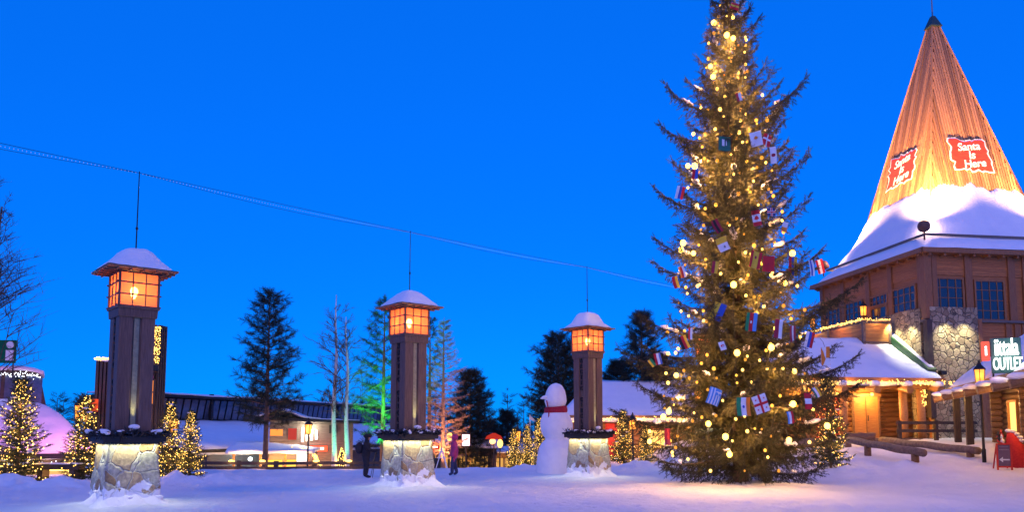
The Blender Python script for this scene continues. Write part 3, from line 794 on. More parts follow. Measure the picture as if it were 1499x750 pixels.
FL = [
 (1106,204,17,23,8,[('w',0,0,1,1),('o',.3,.4,.7,.72,'leaf')],'white flag with a small orange map emblem on the upper right of the big spruce'),
 (1122,206,13,19,-18,cross('r','w',.5,.6,.08),'red flag with a white cross beside the white flag with orange emblem'),
 (1131,228,10,25,6,[('w',0,0,1,1),('m',.18,.4,.82,.6,'disc')],'narrow white flag with a dark red disc on the upper right flank'),
 (1060,211,18,23,-3,[('d',0,0,1,1),('w',.28,.32,.5,.8),('w',.62,.36,.68,.76)],'dark green flag with white markings on the upper left of the big spruce'),
 (995,283,12,19,-14,vst('w','b','r'),'white, blue and red striped flag at the upper left edge'),
 (1017,256,9,15,-10,vst('r','b'),'small red and blue flag under the upper left twin bulbs'),
 (1107,320,12,24,8,[('w',0,0,1,1),('r',0,.74,1,1),('r',0,0,1,.26),('r',.18,.32,.82,.7,'leaf')],'red and white flag with a red leaf in its middle'),
 (1128,311,12,13,2,cross('n','w',.55,.45,.13,'r'),'dark blue flag with a red and white cross right of the leaf flag'),
 (1148,333,9,15,-10,hst('w','o'),'small white and orange flag near the right edge above the tricolour flag'),
 (1049,332,11,21,28,vst('m','k','m'),'tilted dark red flag with a dark band just above the yellow and white flag'),
 (1058,358,18,21,24,[('w',0,0,1,1),('y',0,.52,1,1),('k',.4,.14,.66,.42,'star')],'tilted yellow over white flag with a dark emblem left of centre'),
 (1105,381,17,27,-16,[('y',0,0,1,1),('r',0,0,.25,1),('r',.75,0,1,1),('m',.42,.55,.6,.75,'disc')],'yellow flag with red side bands right of centre, touching the plain red one'),
 (1124,387,17,24,-5,[('r',0,0,1,1),('m',.4,.4,.6,.6,'star')],'plain deep red flag right of centre with a faint darker star'),
 (1160,390,13,27,0,vst('r','b','y'),'red, blue and yellow upright striped tricolour flag on the right flank'),
 (1187,393,7,24,3,vst('w','b','w'),'narrow white and blue flag at the right edge, in front of the snowy tower roof'),
 (1200,391,10,21,12,vst('r','w','r'),'red, white and red striped flag farthest right on the mid crown'),
 (1050,457,18,27,-24,vst('y','b'),'tilted yellow and blue flag in the middle of the big spruce'),
 (1099,472,16,27,-6,[('r',0,0,1,1),('g',0,0,.33,1),('l',.67,0,1,1),('w',.42,.42,.58,.58,'disc')],'green, red and light blue flag with a white dot'),
 (1139,482,12,29,-10,[('m',0,0,.5,1),('w',.5,0,1,1)],'tall dark red and white flag with two even halves'),
 (1160,490,9,25,2,vst('m','w','m'),'narrow dark red flag with a white middle stripe against the sky gap'),
 (1184,498,12,23,-12,vst('w','b','r'),'white, blue and red flag under the snowy branch on the right'),
 (1208,522,14,27,4,[('w',0,0,1,1),('o',0,0,1,1,'tri'),('o',.5,.4,1,1)],'white and orange red flag hanging far right below a snowy branch'),
 (1001,502,12,20,22,vst('k','r','y'),'tilted black, red and yellow flag on the left side'),
 (1010,489,6,18,-4,vst('r','w'),'narrow red and white flag just above the black, red and yellow one'),
 (1045,581,19,25,-20,greek,'blue and white striped flag with a white cross in its corner, low on the crown'),
 (1088,596,20,27,0,[('w',0,0,1,1),('g',0,0,.33,1),('o',.67,0,1,1),('b',.42,.42,.58,.58,'disc')],'green, white and orange flag with a blue dot low on the crown'),
 (1113,592,21,27,20,georg,'white flag with a big red cross and small red stars low on the crown'),
 (1156,612,9,18,8,vst('l','w','r'),'small light blue, white and red flag low on the right'),
 (1194,575,9,16,28,vst('d','w','y'),'small tilted green, white and yellow flag low near the right edge'),
 (1182,588,10,24,0,hst('r','w','r'),'red and white banded flag low on the right by the glowing doorway'),
 (998,399,9,17,14,vst('o','r','w'),'small orange and red flag among the bright bulbs at the left edge'),
 (989,414,9,18,14,vst('r','y'),'red and yellow flag at the left edge, lowest of the cluster by the bright bulbs'),
 (1046,392,9,18,-8,vst('m','y'),'dark red and yellow flag half lost under the yellow and white flag'),
 (963,526,10,17,10,vst('r','w','b'),'red, white and blue flag at the far left above the snowy branches'),
 (954,532,7,12,35,vst('y','g'),'small yellow and green flag at the far left edge of the crown'),
 (1057,507,9,13,15,[('w',0,0,1,1),('r',.2,.35,.8,.65,'disc')],'small white flag with a red disc, just below the yellow and blue flag'),
 (977,640,9,24,0,hst('r','r','m'),'plain red pennant low at the left, above the dark snow boards'),
 (1075,10,13,12,-20,hst('r','y','r'),'red and yellow flag at the very top of the big spruce'),
 (1081,143,8,14,10,vst('m','w'),'dark red and white flag high on the big spruce below its tip'),
]
for f in FL: make_flag(*f[:6], f[6], yaw=((f[0] * 7) % 30) - 15)

# ------------------------------------------------------------------ tower house with the steep plank spire
TH_ = R(8.4); EC = Vector((21.782, 41.0, 0)); IN = .5
rv = Vector((math.cos(TH_), math.sin(TH_), 0)); lv = Vector((-math.sin(TH_), math.cos(TH_), 0))
WC = EC + (rv + lv) * IN                       # wall corner, local (IN, IN)
LE, ZE, ZA = 11.4, 11.42, 28.15
def RF(px, py): u, z = onplane(px, py, WC, rv); return u + IN, z      # right face: local x, z
def LF(px, py): v, z = onplane(px, py, WC, lv); return v + IN, z      # left face: local y, z
TW = thing('tower_house', 'timber house with a tall plank spire above a snow covered skirt roof and stone corner', 'house', EC, TH_)
WL = LE - 2 * IN; CT = LE / 2                  # wall length, centre
STONE_T = stone('tower_stone', 3.1, [(.30, .22, .13), (.44, .35, .22), (.22, .15, .09), (.38, .30, .19), (.16, .11, .07)], (.02, .017, .014), gapw=.06, bump=.7)
ZS = 7.86                                      # sill line
# core walls
m = MB(); m.box((CT, CT, 6.2), (WL, WL, 11.2)); m.build('wall', M['board'], TW)
# horizontal boards between posts above and below the windows on both visible faces
m = MB()
for i in range(9):
    z = 10.35 + .13 * i
    m.box((CT, IN - .02, z), (WL, .06, .122)); m.box((IN - .02, CT, z), (.06, WL, .122))
m.build('weather_boards', M['board'], TW)
m = MB()
for i in range(26):
    m.box((IN + 2.75 + (WL - 2.75) / 2, IN - .02, ZS - .18 - .2 * i), (WL - 2.75, .07, .19))
m.build('lower_boards', M['board'], TW)
m = MB()                                        # posts
xs_r = [RF(1353, 430)[0] + .1, RF(1417, 430)[0], RF(1474, 430)[0] + .25, RF(1499, 430)[0] + .1, 9.0, 10.8]
ys_l = [IN + .16] + [LF(px, 440)[0] for px in (1306, 1273, 1236, 1205)]
def tw_post(c, d):
    MB().box(c, d).build('post', M['post'], TW, bevel=.015)
for x in xs_r[1:]: tw_post((x, IN - .06, (ZS + 11.5) / 2), (.42, .16, 11.5 - ZS))
for y in ys_l[1:]: tw_post((IN - .06, y, (ZS + 11.5) / 2), (.16, .36, 11.5 - ZS))
tw_post((IN - .02, IN - .02, 9.68), (.42, .42, 3.6)); tw_post((IN + .43, IN - .06, 9.68), (.3, .16, 3.6)); tw_post((IN - .06, IN + .40, 9.68), (.16, .26, 3.6))
for x in (RF(1475, 500)[0], RF(1488, 500)[0], RF(1499, 500)[0]): tw_post((x, IN - .09, 4.8), (.34, .12, 5.8))
m = MB(); m.box((CT, IN - .1, ZS - .06), (WL + .2, .26, .12)); m.box((IN - .1, CT, ZS - .06), (.26, WL + .2, .12))
m.build('sill_beam', M['grey_board'], TW)
# windows
def window(parent, c, w, h, face, nx, ny, frame=M['post'], glass=M['glass'], fw=.09):
    """face 'x': on the right face looking along -y ; 'y': on the left face looking along -x"""
    rz = 0 if face == 'x' else -PI / 2
    W_ = MB(); d = fw
    W_.box((0, 0, h / 2 - d / 2), (w, .1, d)); W_.box((0, 0, -h / 2 + d / 2), (w, .1, d))
    for s in (-1, 1): W_.box((s * (w / 2 - d / 2), 0, 0), (d, .1, h - 2 * d))
    f = W_.build('window', frame, parent); f.location = c; f.rotation_euler = (0, 0, rz)
    g = MB(); g.box((0, .02, 0), (w - 2 * d + .01, .02, h - 2 * d + .01)); g.build('pane', glass, f)
    b = MB()
    for i in range(1, nx): b.box((-w / 2 + w * i / nx, -.005, 0), (.035, .04, h - 2 * d))
    for j in range(1, ny): b.box((0, -.009, -h / 2 + h * j / ny), (w - 2 * d, .04, .035))
    b.build('glazing_bars', frame, f)
    return f
for a, b in (((1362, 406), (1412, 467)), ((1424, 410), (1472, 471))):
    (x0, z0), (x1, z1) = RF(*a), RF(*b)
    window(TW, ((x0 + x1) / 2, IN - .06, (z0 + z1) / 2), x1 - x0, z0 - z1, 'x', 4, 4)
(xa, za_), (xb, zb_) = RF(1424, 410), RF(1472, 471)
window(TW, (8.0, IN - .06, (za_ + zb_) / 2), 1.7, za_ - zb_, 'x', 4, 4)
for a, b in (((1342, 415), (1309, 472)), ((1264, 438), (1239, 479)), ((1232, 449), (1209, 487))):
    (y0, z0), (y1, z1) = LF(*a), LF(*b)
    window(TW, (IN - .06, (y0 + y1) / 2, (z0 + z1) / 2), abs(y1 - y0), z0 - z1, 'y', 4, 4)
(y0, z0), (y1, z1) = LF(1301, 427), LF(1273, 445)
window(TW, (IN - .06, (y0 + y1) / 2, z0 - .42), abs(y1 - y0), .75, 'y', 5, 2)
(y0, _), (y1, _) = LF(1301, 440), LF(1274, 450)
d = window(TW, (IN - .06, (y0 + y1) / 2, 8.45), abs(y1 - y0), 1.75, 'y', 2, 1, fw=.2); d.name = 'balcony_door'
# stone base on the corner, with the dark corner board
xr = RF(1427, 480)[0]
m = MB()
m.box(((IN - .05 + xr) / 2, IN - .1, (ZS - .15) / 2 + .4), (xr - IN + .05, .3, ZS - .15 - .8 + 1.6))
m.box((IN - .1, IN + 4.5, (ZS - .15) / 2 + .4), (.3, 8.4, ZS - .15 + .8))
m.build('stone_wall', STONE_T, TW)
m = MB(); m.box((IN - .16, IN - .17, 5.2), (.3, .34, 5.2)); m.build('corner_board', M['dark_wood'], TW)
m = MB(); m.box((xr + .12, IN - .12, 4.6), (.22, .3, 6.6)); m.build('edge_board', M['post'], TW)
m = MB(); m.box((RF(1375, 545)[0] - .1, IN - .38, RF(1375, 547)[1]), (.34, .26, .22)); m.build('wall_floodlight', M['metal'], TW, bevel=.02)
# eaves: soffit, fascia, snow strip, snow guard, snow skirt
m = MB(); m.frust(ZE - .02, LE / 2 - .05, ZE + .04, LE / 2 - .05, (CT, CT)); m.build('soffit', M['post'], TW)
m = MB()
for s in range(4):
    r = Matrix.Rotation(s * PI / 2, 3, 'Z'); c = Vector((CT, CT, 0))
    m.box(c + r @ Vector((0, -LE / 2, ZE + .12)), (LE + .08, .08, .26), s * PI / 2)
    for i in range(13): m.box(c + r @ Vector((-LE / 2 + .5 + .87 * i, -LE / 2 + .3, ZE - .08)), (.12, .5, .14), s * PI / 2)
m.build('fascia', M['post'], TW)
CB0, CZ0 = 3.45, 13.7                          # spire: half width at CZ0
SK = [(CT, ZE + .28), (CT - .85, ZE + 1.12), (3.92, 13.85), (3.1, 15.75), (2.55, 16.6)]
def skirt(u, v):                               # u along ring (0..4), v 0..1 up the slope
    s = int(min(3.9999, u)); t = (u - s) * 2 - 1
    hw = float(np.interp(v, [0, .2, .6, .87, 1], [p[0] for p in SK])); z = float(np.interp(v, [0, .2, .6, .87, 1], [p[1] for p in SK]))
    p = Matrix.Rotation(s * PI / 2, 3, 'Z') @ Vector((t * hw, -hw, 0))
    soft = 1 - .05 * abs(t) ** 8
    n = mnoise.noise((p.x * .8, p.y * .8, z)) * .12 + mnoise.noise((p.x * 2.3, p.y * 2.3, z * 2)) * .05
    k = min(1, v * 5) * .8 + .1
    top = mnoise.noise((p.x * 1.7, p.y * 1.7, 4)) * .5 * max(0, v - .8) * 5
    return (CT + p.x * soft, CT + p.y * soft, z + n * k + top)
m = MB(); m.sheet(skirt, [i / 22 for i in range(89)], [j / 26 for j in range(27)]); m.build('snow_skirt', SNOW, TW, smooth=True)
m = MB()
hw = CT - .78
for s in range(4):
    r = Matrix.Rotation(s * PI / 2, 3, 'Z'); c = Vector((CT, CT, 0))
    m.box(c + r @ Vector((0, -hw, ZE + 1.17)), (2 * hw + .1, .07, .13), s * PI / 2)
m.build('snow_guard', M['grey_board'], TW)
# spire: planked pyramid
ZT = ZA - .55                                   # under the cap
def half(z): return CB0 * (ZA + .2 - z) / (ZA + .2 - CZ0)
m = MB(); m.frust(CZ0, half(CZ0) - .08, ZT, half(ZT) - .06, (CT, CT)); sc = m.build('spire', M['dark_wood'], TW)
rnd = random.Random(8)
for s in range(4):
    m = MB(); rr = Matrix.Rotation(s * PI / 2, 3, 'Z'); c = Vector((CT, CT, 0)); w = .17; n = int(2 * CB0 / w)
    for i in range(n):
        x0, x1 = -CB0 + i * w + .019, -CB0 + (i + 1) * w - .019
        ztop = lambda x: min(ZT, (ZA + .2) - abs(x) * (ZA + .2 - CZ0) / CB0)
        q = max(abs(x0), abs(x1)); off = rnd.uniform(-.012, .02)
        segs = [CZ0, ztop(q)]
        if segs[1] - segs[0] < .4: continue
        cut = rnd.uniform(3, 6) + CZ0
        cuts = [CZ0] + ([cut] if cut < segs[1] - 1 else []) + [segs[1]]
        for za_, zb_ in zip(cuts, cuts[1:]):
            vs = []
            for z in (za_, zb_ - .012):
                for x, o in ((x0, 0), (x1, 0), (x1, .045), (x0, .045)):
                    vs.append(c + rr @ Vector((x, -half(z) + .045 - o - off, z)))
            m.add(vs, [(0, 1, 2, 3), (7, 6, 5, 4), (0, 4, 5, 1), (1, 5, 6, 2), (2, 6, 7, 3), (3, 7, 4, 0)])
    m.build('plank_face', M['plank'], sc)
m = MB()
for sx, sy in ((-1, -1), (1, -1), (1, 1), (-1, 1)):
    a, b = half(CZ0), half(ZT)
    m.beam((CT + sx * a, CT + sy * a, CZ0), (CT + sx * b, CT + sy * b, ZT), .1, .1)
m.build('hip_board', M['plank'], sc)
m = MB(); m.frust(ZT - .25, half(ZT - .25) + .12, ZT + .45, half(ZT) * .62, (CT, CT)); m.frust(ZT - .32, half(ZT) + .2, ZT - .25, half(ZT) + .2, (CT, CT))
m.build('spire_cap', pbr('patina', (.03, .05, .04), (.05, .075, .06), scale=6, rough=.5), TW)
m = MB(); m.tube([(CT, CT, ZT + .4), (CT, CT, ZT + 3)], [.05, .03], 6); m.build('flagpole', M['steel'], TW)
# red boards with the greeting on the spire
def jag(seed, w, h, grow=0.0, n=44):
    r_ = random.Random(seed); out = []
    for i in range(n):
        a = 2 * PI * i / n
        cx, cz = math.cos(a), math.sin(a)
        k = 1 / max(abs(cx) / (w / 2), abs(cz) / (h / 2)) * (1 + r_.uniform(-.15, .10)) + grow
        out.append((cx * k, cz * k))
    return out
SIGNRED = pbr('sign_red', (.55, .03, .015), (.70, .07, .02), scale=3, stretch=(.4, 1, 8), rough=.5)
slope = math.atan2(CB0, ZA + .2 - CZ0)
for s, xo, zo in ((0, .12, 18.15), (3, -.2, 18.05)):
    rr = Matrix.Rotation(s * PI / 2, 3, 'Z')
    pos = Vector((CT, CT, 0)) + rr @ Vector((xo, -half(zo) - .075, zo))
    m = MB(); m.prism(jag(4 + s, 2.45, 2.0, .11), .0, .02)
    sg = m.build('greeting_board', M['white'], TW); sg.location = pos; sg.rotation_euler = (-slope, 0, s * PI / 2)
    sg.rotation_mode = 'XYZ'
    m = MB(); m.prism(jag(4 + s, 2.45, 2.0), -.014, -.002); m.build('red_face', SIGNRED, sg)
    lettering('Santa\nIs\nHere', .72, M['white'], sg, (.02, -.02, -.02), (PI / 2, 0, 0), .008, .80, .22, .014, space=.98).rotation_euler = (PI / 2, R(-7), 0)
# flood lights on the skirt that wash the spire
for (sx, sy, w) in ((-1, -1, 1.0), (1, -1, .8), (-1, 1, .9)):
    p = Vector((CT + sx * (CT - .62), CT + sy * (CT - .62), ZE + 1.55))
    m = MB(); m.lump((0, 0, 0), (.33, .33, .33), 1, 0, (14, 9)); m.tube([(0, 0, -.3), (0, 0, -.75)], .05, 6); m.box((.12 * -sx, .12 * -sy, -.12), (.3, .3, .2))
    m.build('spotlight', pbr('lamp_shell', (.10, .04, .03), (.14, .06, .04), scale=4, rough=.5), TW, True, loc=p)
    lamp('SPOT', p + Vector((-sx * .1, -sy * .1, .62)), 18500 * w, (1, .55, .21), TW, .12, (CT + sx * 1.7, CT + sy * 1.7, 17.4), 74, 1)
    lamp('POINT', p + Vector((-sx * .7, -sy * .7, .45)), 120 * w, (1, .60, .40), TW, .12)
# wash lights on the facades
lamp('SPOT', (IN + 1.2, IN - .55, ZS + .25), 0.1, WARM, TW, .1, (IN + 1, IN, 11), 110, 1)
for x in (IN + .8, IN + 1.9): lamp('SPOT', (x, IN - .8, ZS + .1), 420, (1, .95, .6), TW, .08, (x, IN - .1, 4.6), 95, 1)
for y in (IN + 1.0, IN + 2.2): lamp('SPOT', (IN - .8, y, ZS + .1), 380, (1, .93, .55), TW, .08, (IN - .1, y, 5), 95, 1)

# ------------------------------------------------------------------ porch wing at the left of the tower
def LOC(x, y): p = EC + rv * x + lv * y; return p.x, p.y
PW = thing('porch_wing', 'low log porch with a deep snowy roof and glowing open front, against the tower', 'porch', EC, TH_)
GZ = 1.55
ye = -.15                                       # eave line in local y; wing runs to local -x
def roof_pt(u, v):                               # u: local x from .35 to -9 ; v up the slope
    y = ye - .55 + 4.2 * v
    z = 4.62 + 2.3 * v ** 1.15 + .10 * mnoise.noise((u * .7, y * .8, 1)) + .04 * mnoise.noise((u * 2, y * 2, 2))
    z += .22 * (1 - math.exp(-v * 9)) - (.12 if v == 0 else 0)
    return (u, y, z)
m = MB(); m.sheet(roof_pt, [.32 - 8.9 * i / 40 for i in range(41)], [j / 16 for j in range(17)], .26)
rfp = m.build('snow_layer', SNOW, PW, smooth=True)
m = MB(); m.beam((.36, ye - .62, 4.52), (-8.7, ye - .62, 4.52), .1, .2)
m.build('roof_edge', M['post'], PW)
m = MB()
p0, p1, p2, p3 = (.25, .35, 4.95), (.25, 2.75, 6.72), (-1.3, 2.75, 6.1), (-3.1, 2.75, 7.2)
m.beam((.12, -.1, 5.0), (.12, 3.1, 7.2), .5, .34)
m.build('flashing', M['green_flash'], PW)
m = MB(); m.beam((.16, -.05, 5.22), (.16, 3.1, 7.42), .3, .07); m.build('snow_line', SNOW2, PW, smooth=True)
m = MB(); m.beam((.2, ye + .05, 4.25), (-8.5, ye + .05, 4.25), .34, .34); m.build('eave_beam', M['log'], PW, bevel=.08)
for i, x in enumerate((-.05, -1.75, -3.55, -5.3)):
    m = MB(); m.tube([(x, ye + .9, 4.42), (x - .1, ye - .95, 3.98)], .19, 10)
    pl = m.build('purlin_log', M['log'], PW)
    m = MB(); m.lump((x - .06, ye - .62, 4.30), (.24, .42, .17), i, .25, (10, 6)); m.build('snow_cap', SNOW2, pl, smooth=True)
for x in (-.55, -1.55, -4.9, -7.0):
    m = MB(); m.tube([(x, ye + .1, GZ - .6), (x, ye + .1, 4.15)], .2, 12); m.build('post', M['log'], PW, True)
yb = ye + 1.9                                   # back wall of the porch
m = MB()
for i in range(11): m.tube([(.2, yb + .12, GZ + .15 + .27 * i), (-8.6, yb + .12, GZ + .15 + .27 * i)], .15, 8)
m.build('log_wall', M['log'], PW, True)
m = MB(); m.box((-4.2, yb - .8, GZ - .3), (9, 2.6, .6)); m.build('deck', M['log_grey'], PW)
def porch_door(x0, x1, name, red=False):
    m = MB(); w = x1 - x0
    m.box(((x0 + x1) / 2, yb - .1, GZ + 1.1), (w, .1, 2.2))
    dd = m.build(name, M['red'] if red else M['log'], PW)
    m = MB()
    for x in (x0, x1, (x0 + x1) / 2): m.box((x, yb - .15, GZ + 1.1), (.1 if x != (x0 + x1) / 2 else .03, .1, 2.3))
    m.box(((x0 + x1) / 2, yb - .14, GZ + 2.28), (w + .3, .12, .16)); m.build('door_frame', M['log_dark'], dd)
    m = MB(); m.box(((x0 + x1) / 2 + .1, yb - .18, GZ + 1.05), (.03, .04, .3)); m.build('handle', M['metal'], dd)
porch_door(-3.35, -1.85, 'double_door')
porch_door(-5.6, -4.1, 'red_panel_door', True)
m = MB()
for k in range(14):
    a = k * .9; m.lathe([(.11, -.02), (.13, 0), (.11, .02)], 10, (-1.55 + .1 * math.sin(a * 2), yb - .06, GZ + .3 + .14 * k))
m.build('wood_slices', M['log_dark'], PW)
for x in (-2.6, -4.6, -6.6): lamp('POINT', (x, yb - .75, 3.85), 520, (1, .52, .13), PW, .12)
m = MB()
for x in (-2.6, -4.6): m.lump((x, yb - .75, 3.85), (.09, .09, .09), 0, 0, (8, 6))
m.build('ceiling_lamp', BULB, PW)
# fairy lights along the porch eave
def fairy(name, label, pts, n, spread, parent_loc, mat=BULB_S, size=.022, seed=1, group='fairy light strings on the buildings', drop=0):
    rn = random.Random(seed); o = Vector(parent_loc); pts = [Vector(p) - o for p in pts]
    T = thing(name, label, 'fairy lights', o, 0, group)
    w = MB(); w.tube(pts, .006, 4, False); b = MB()
    seg = [(q - p).length for p, q in zip(pts, pts[1:])]; tot = sum(seg)
    for i in range(n):
        d = rn.random() * tot; k = 0
        while k < len(seg) - 1 and d > seg[k]: d -= seg[k]; k += 1
        c = pts[k].lerp(pts[k + 1], d / seg[k]) + Vector((rn.gauss(0, spread), rn.gauss(0, spread), rn.gauss(0, spread) - drop * rn.random()))
        s = size * rn.uniform(.7, 1.4); b.lathe([(s * .2, -s), (s, 0), (s * .2, s)], 5, c)
    w.build('wire', M['black'], T); tag(b.build('bulbs', mat, T), kind='stuff')
    return T
def wl(x, y, z): p = EC + rv * x + lv * y; return Vector((p.x, p.y, z))
fl = fairy('fairy_lights', 'dense warm fairy lights along the log porch eave and on to the shop corner', [wl(-8.4, ye - .7, 4.38), wl(-4, ye - .7, 4.36), wl(.4, ye - .75, 4.38), wl(1.7, ye - 1.0, 4.3)], 420, .055, wl(-4, ye - .7, 4.3), seed=2)
for x in (-7, -5, -3, -1, .9): lamp('POINT', Vector(wl(x, ye - .95, 4.25)) - fl.location, 26, AMBER, fl, .1)
fairy('fairy_lights', 'warm fairy lights wound round the top of the porch post', [wl(-.55, ye - .12, 4.05), wl(-.5, ye - .14, 3.2)], 60, .06, wl(-.55, ye, 3.6), seed=3)

# balcony on the wing roof
BA = thing('balcony', 'small boarded balcony over the porch roof with fairy lights along its rail', 'balcony', EC + rv * 0 + lv * 2.9 + Vector((0, 0, 6.9)), TH_)
m = MB()
for i in range(5): m.box((-.92, 0, .1 + .21 * i), (1.45, .05, .195))
m.build('front_panel', M['log'], BA)
m = MB()
for i in range(5): m.box((-1.72, 3.6, .1 + .21 * i), (.05, 7.0, .195))
m.build('side_panel', M['board'], BA)
m = MB()
for x, y in ((-1.72, -.02), (-.14, -.02), (-1.72, 3.5), (-1.72, 7)): m.box((x, y, .5), (.16, .16, 1.3))
m.box((-.92, -.02, 1.17), (1.75, .16, .08)); m.box((-1.72, 3.5, 1.17), (.16, 7.2, .08)); m.build('rail', M['log_grey'], BA)
m = MB(); m.box((-.85, 3.5, -.08), (1.7, 7, .12)); m.build('floor_slab', M['log_grey'], BA)
fl = fairy('fairy_lights', 'warm fairy lights along the balcony rail above the porch roof', [wl(-.1, 2.86, 8.14), wl(-1.75, 2.86, 8.14), wl(-1.8, 5.5, 8.14), wl(-1.8, 9.9, 8.14)], 420, .045, wl(-1.7, 3, 8.1), seed=4)
for q in (wl(-.9, 2.5, 8.1), wl(-2.1, 5, 8.1), wl(-2.1, 8, 8.1)): lamp('POINT', q - fl.location, 30, AMBER, fl, .1)

# ------------------------------------------------------------------ lamps
def lantern_head(T, z, s=1.0, col=(1, .5, .12), watts=60, sq=4):
    m = MB()
    m.lathe([(.13 * s, z), (.15 * s, z + .02)], 6); m.lathe([(.20 * s, z + .44 * s), (.19 * s, z + .47 * s), (.07 * s, z + .6 * s), (.06 * s, z + .66 * s)], 6)
    for k in range(6):
        a = k * PI / 3; m.tube([(.135 * s * math.cos(a), .135 * s * math.sin(a), z), (.165 * s * math.cos(a), .165 * s * math.sin(a), z + .45 * s)], .012 * s, 4)
    m.lathe([(.03, z + .66 * s), (.045, z + .7 * s), (.01, z + .76 * s)], 6)
    hd = m.build('lantern', M['metal'], T)
    m = MB(); m.lathe([(.12 * s, z + .02), (.15 * s, z + .44 * s)], 6)
    m.build('lantern_glass', pane_mat('lantern_glass', (1, .5, .15), .3, (1, .36, .05), 1.6) if 'lg' not in MATS else MATS['lg'], hd)
    MATS['lg'] = bpy.data.materials['lantern_glass']
    m = MB(); m.lump((0, 0, z + .26 * s), (.055 * s, .055 * s, .09 * s), 0, 0, (8, 6)); m.build('bulb', BULB, hd)
    lamp('POINT', (0, 0, z + .25 * s), watts, col, hd, .06)
def street_lamp(px, py_top, py_base, Y, label, watts=70, ground=None, s=1.0):
    p = at(px, py_base, Y); top = at(px, py_top, Y).z
    g = ground if ground is not None else height(p.x, p.y)
    T = thing('street_lamp', label, 'street lamp', (p.x, p.y, g), 0, 'black lantern posts around the square')
    H_ = top - g - .76 * s
    m = MB(); m.tube([(0, 0, -.2), (0, 0, .5), (0, 0, .55), (0, 0, H_)], [.075, .075, .05, .04], 10)
    m.lathe([(.05, H_ - .06), (.09, H_ - .03), (.05, H_)], 10); m.build('pole', M['metal'], T, True)
    lantern_head(T, H_, s, watts=watts)
    return T
street_lamp(1441, 527, 676, 31, 'black lantern post before the outlet shop on the right, beside the red arrow board', 520, s=1.25)
street_lamp(927, 604, 677, 43, 'black lantern post beside the lit young spruce in front of the log cabin', 70, s=1.25)
street_lamp(450, 612, 690, 43.5, 'black lantern post by the red glowing cabin sign, left of the birches', 70, s=1.2)
street_lamp(112, 580, 690, 30.2, 'lantern post half hidden behind the lit spruce left of the nearest pillar', 60, s=1.2)
street_lamp(251, 603, 690, 31, 'lantern post poking out between the two lit spruces right of the nearest pillar', 60, s=1.1)
street_lamp(757, 622, 684, 47, 'far lantern post above the lit spruces left of the snowman', 60, s=1.3)
street_lamp(1024, 560, 690, 33.5, 'lantern post hidden behind the big decorated spruce', 60)
for (px, py, d, lab) in ((1272, 452, .9, 'amber wall lantern beside the balcony door'), (1197, 470, .9, 'amber wall lantern at the far left end of the balcony')):
    y, z = LF(px, py); p = EC + rv * (IN - .5) + lv * (y - .2)
    T = thing('wall_lantern', lab, 'wall lantern', (p.x, p.y, z - .5), TH_)
    m = MB(); m.tube([(0, 0, 0), (.2, 0, -.1), (.46, 0, -.05)], .025, 6); m.build('bracket', M['metal'], T)
    lantern_head(T, 0, 1.3, watts=420)

# ------------------------------------------------------------------ shop on the right
A = at(1386, 572, 38.6); B = at(1499, 541, 26.4)
e0 = Vector((A.x, A.y, 4.0)); e1 = Vector((B.x, B.y, 4.0)); ed = (e1 - e0).normalized(); L0 = (e1 - e0).length + 5
inn = Vector((-ed.y, ed.x, 0));  inn = inn if inn.x > 0 else -inn       # into the building (right)
ang = math.atan2(ed.y, ed.x)
SH = thing('shop', 'log shop on the right with a thick snow roof, fairy lit eave and outlet sign', 'shop', (e0.x, e0.y, 0), ang)
# local: x along the eave towards the viewer, +y into the building
def sroof(u, v):
    d = -.15 + 6 * v
    z = 4.0 + .72 * d + .22 + .08 * mnoise.noise((u * .5, d, 4)) + .05 * mnoise.noise((u * 1.6, d * 1.6, 7))
    z -= .2 * math.exp(-max(0, d + .15) * 5)
    z -= .35 * math.exp(-(u + .2) * 1.6)
    return (u, d, z)
sgn = 1 if Vector((-math.sin(ang), math.cos(ang), 0)).dot(inn) > 0 else -1
def fl_(p): return (p[0], p[1] * sgn, p[2])
m = MB(); m.sheet(lambda u, v: fl_(sroof(u, v)), [-.2 + (L0 + .2) * i / 44 for i in range(45)], [j / 18 for j in range(19)], .34)
m.build('snow_layer', SNOW, SH, smooth=True)
m = MB(); m.beam(fl_((-.3, -.1, 3.80)), fl_((L0, -.1, 3.80)), .14, .3); m.beam(fl_((-.2, 2.9, 5.85)), fl_((L0, 2.9, 5.85)), 6.2, .1, up=(0, -.72 * sgn, 1))
m.build('roof_edge', M['log_dark'], SH)
for i in range(9):
    x = .9 + 2.2 * i
    m = MB(); m.tube([fl_((x, 1.3, 3.9)), fl_((x, -.75, 3.42))], .16, 9); rl = m.build('rafter_log', M['log_dark'], SH)
    m = MB(); m.lump(fl_((x, -.5, 3.68)), (.2, .34, .13), i, .25, (9, 6)); m.build('snow_cap', SNOW2, rl, smooth=True)
wy = 1.5
m = MB()
for i in range(14): m.tube([fl_((3.8 if True else 0, wy, .5 + .26 * i)), fl_((L0, wy, .5 + .26 * i))], .145, 8)
for i in range(14):                                                    # cross wall with notched log ends
    for xx in (3.8, 8.2): m.tube([fl_((xx, wy - .5, .63 + .26 * i)), fl_((xx, wy + 4, .63 + .26 * i))], .145, 8)
m.build('log_wall', M['log_dark'], SH, True)
m = MB(); m.box(fl_((2.2, wy + 1.8, 2.2)), (3.4, .2, 4)); m.build('back_wall', M['log_dark'], SH)
for x in (.7, 3.2):
    m = MB(); m.box(fl_((x, .25, 2.3)), (.28, .28, 3.3)); m.build('post', M['dark_wood'], SH, bevel=.02)
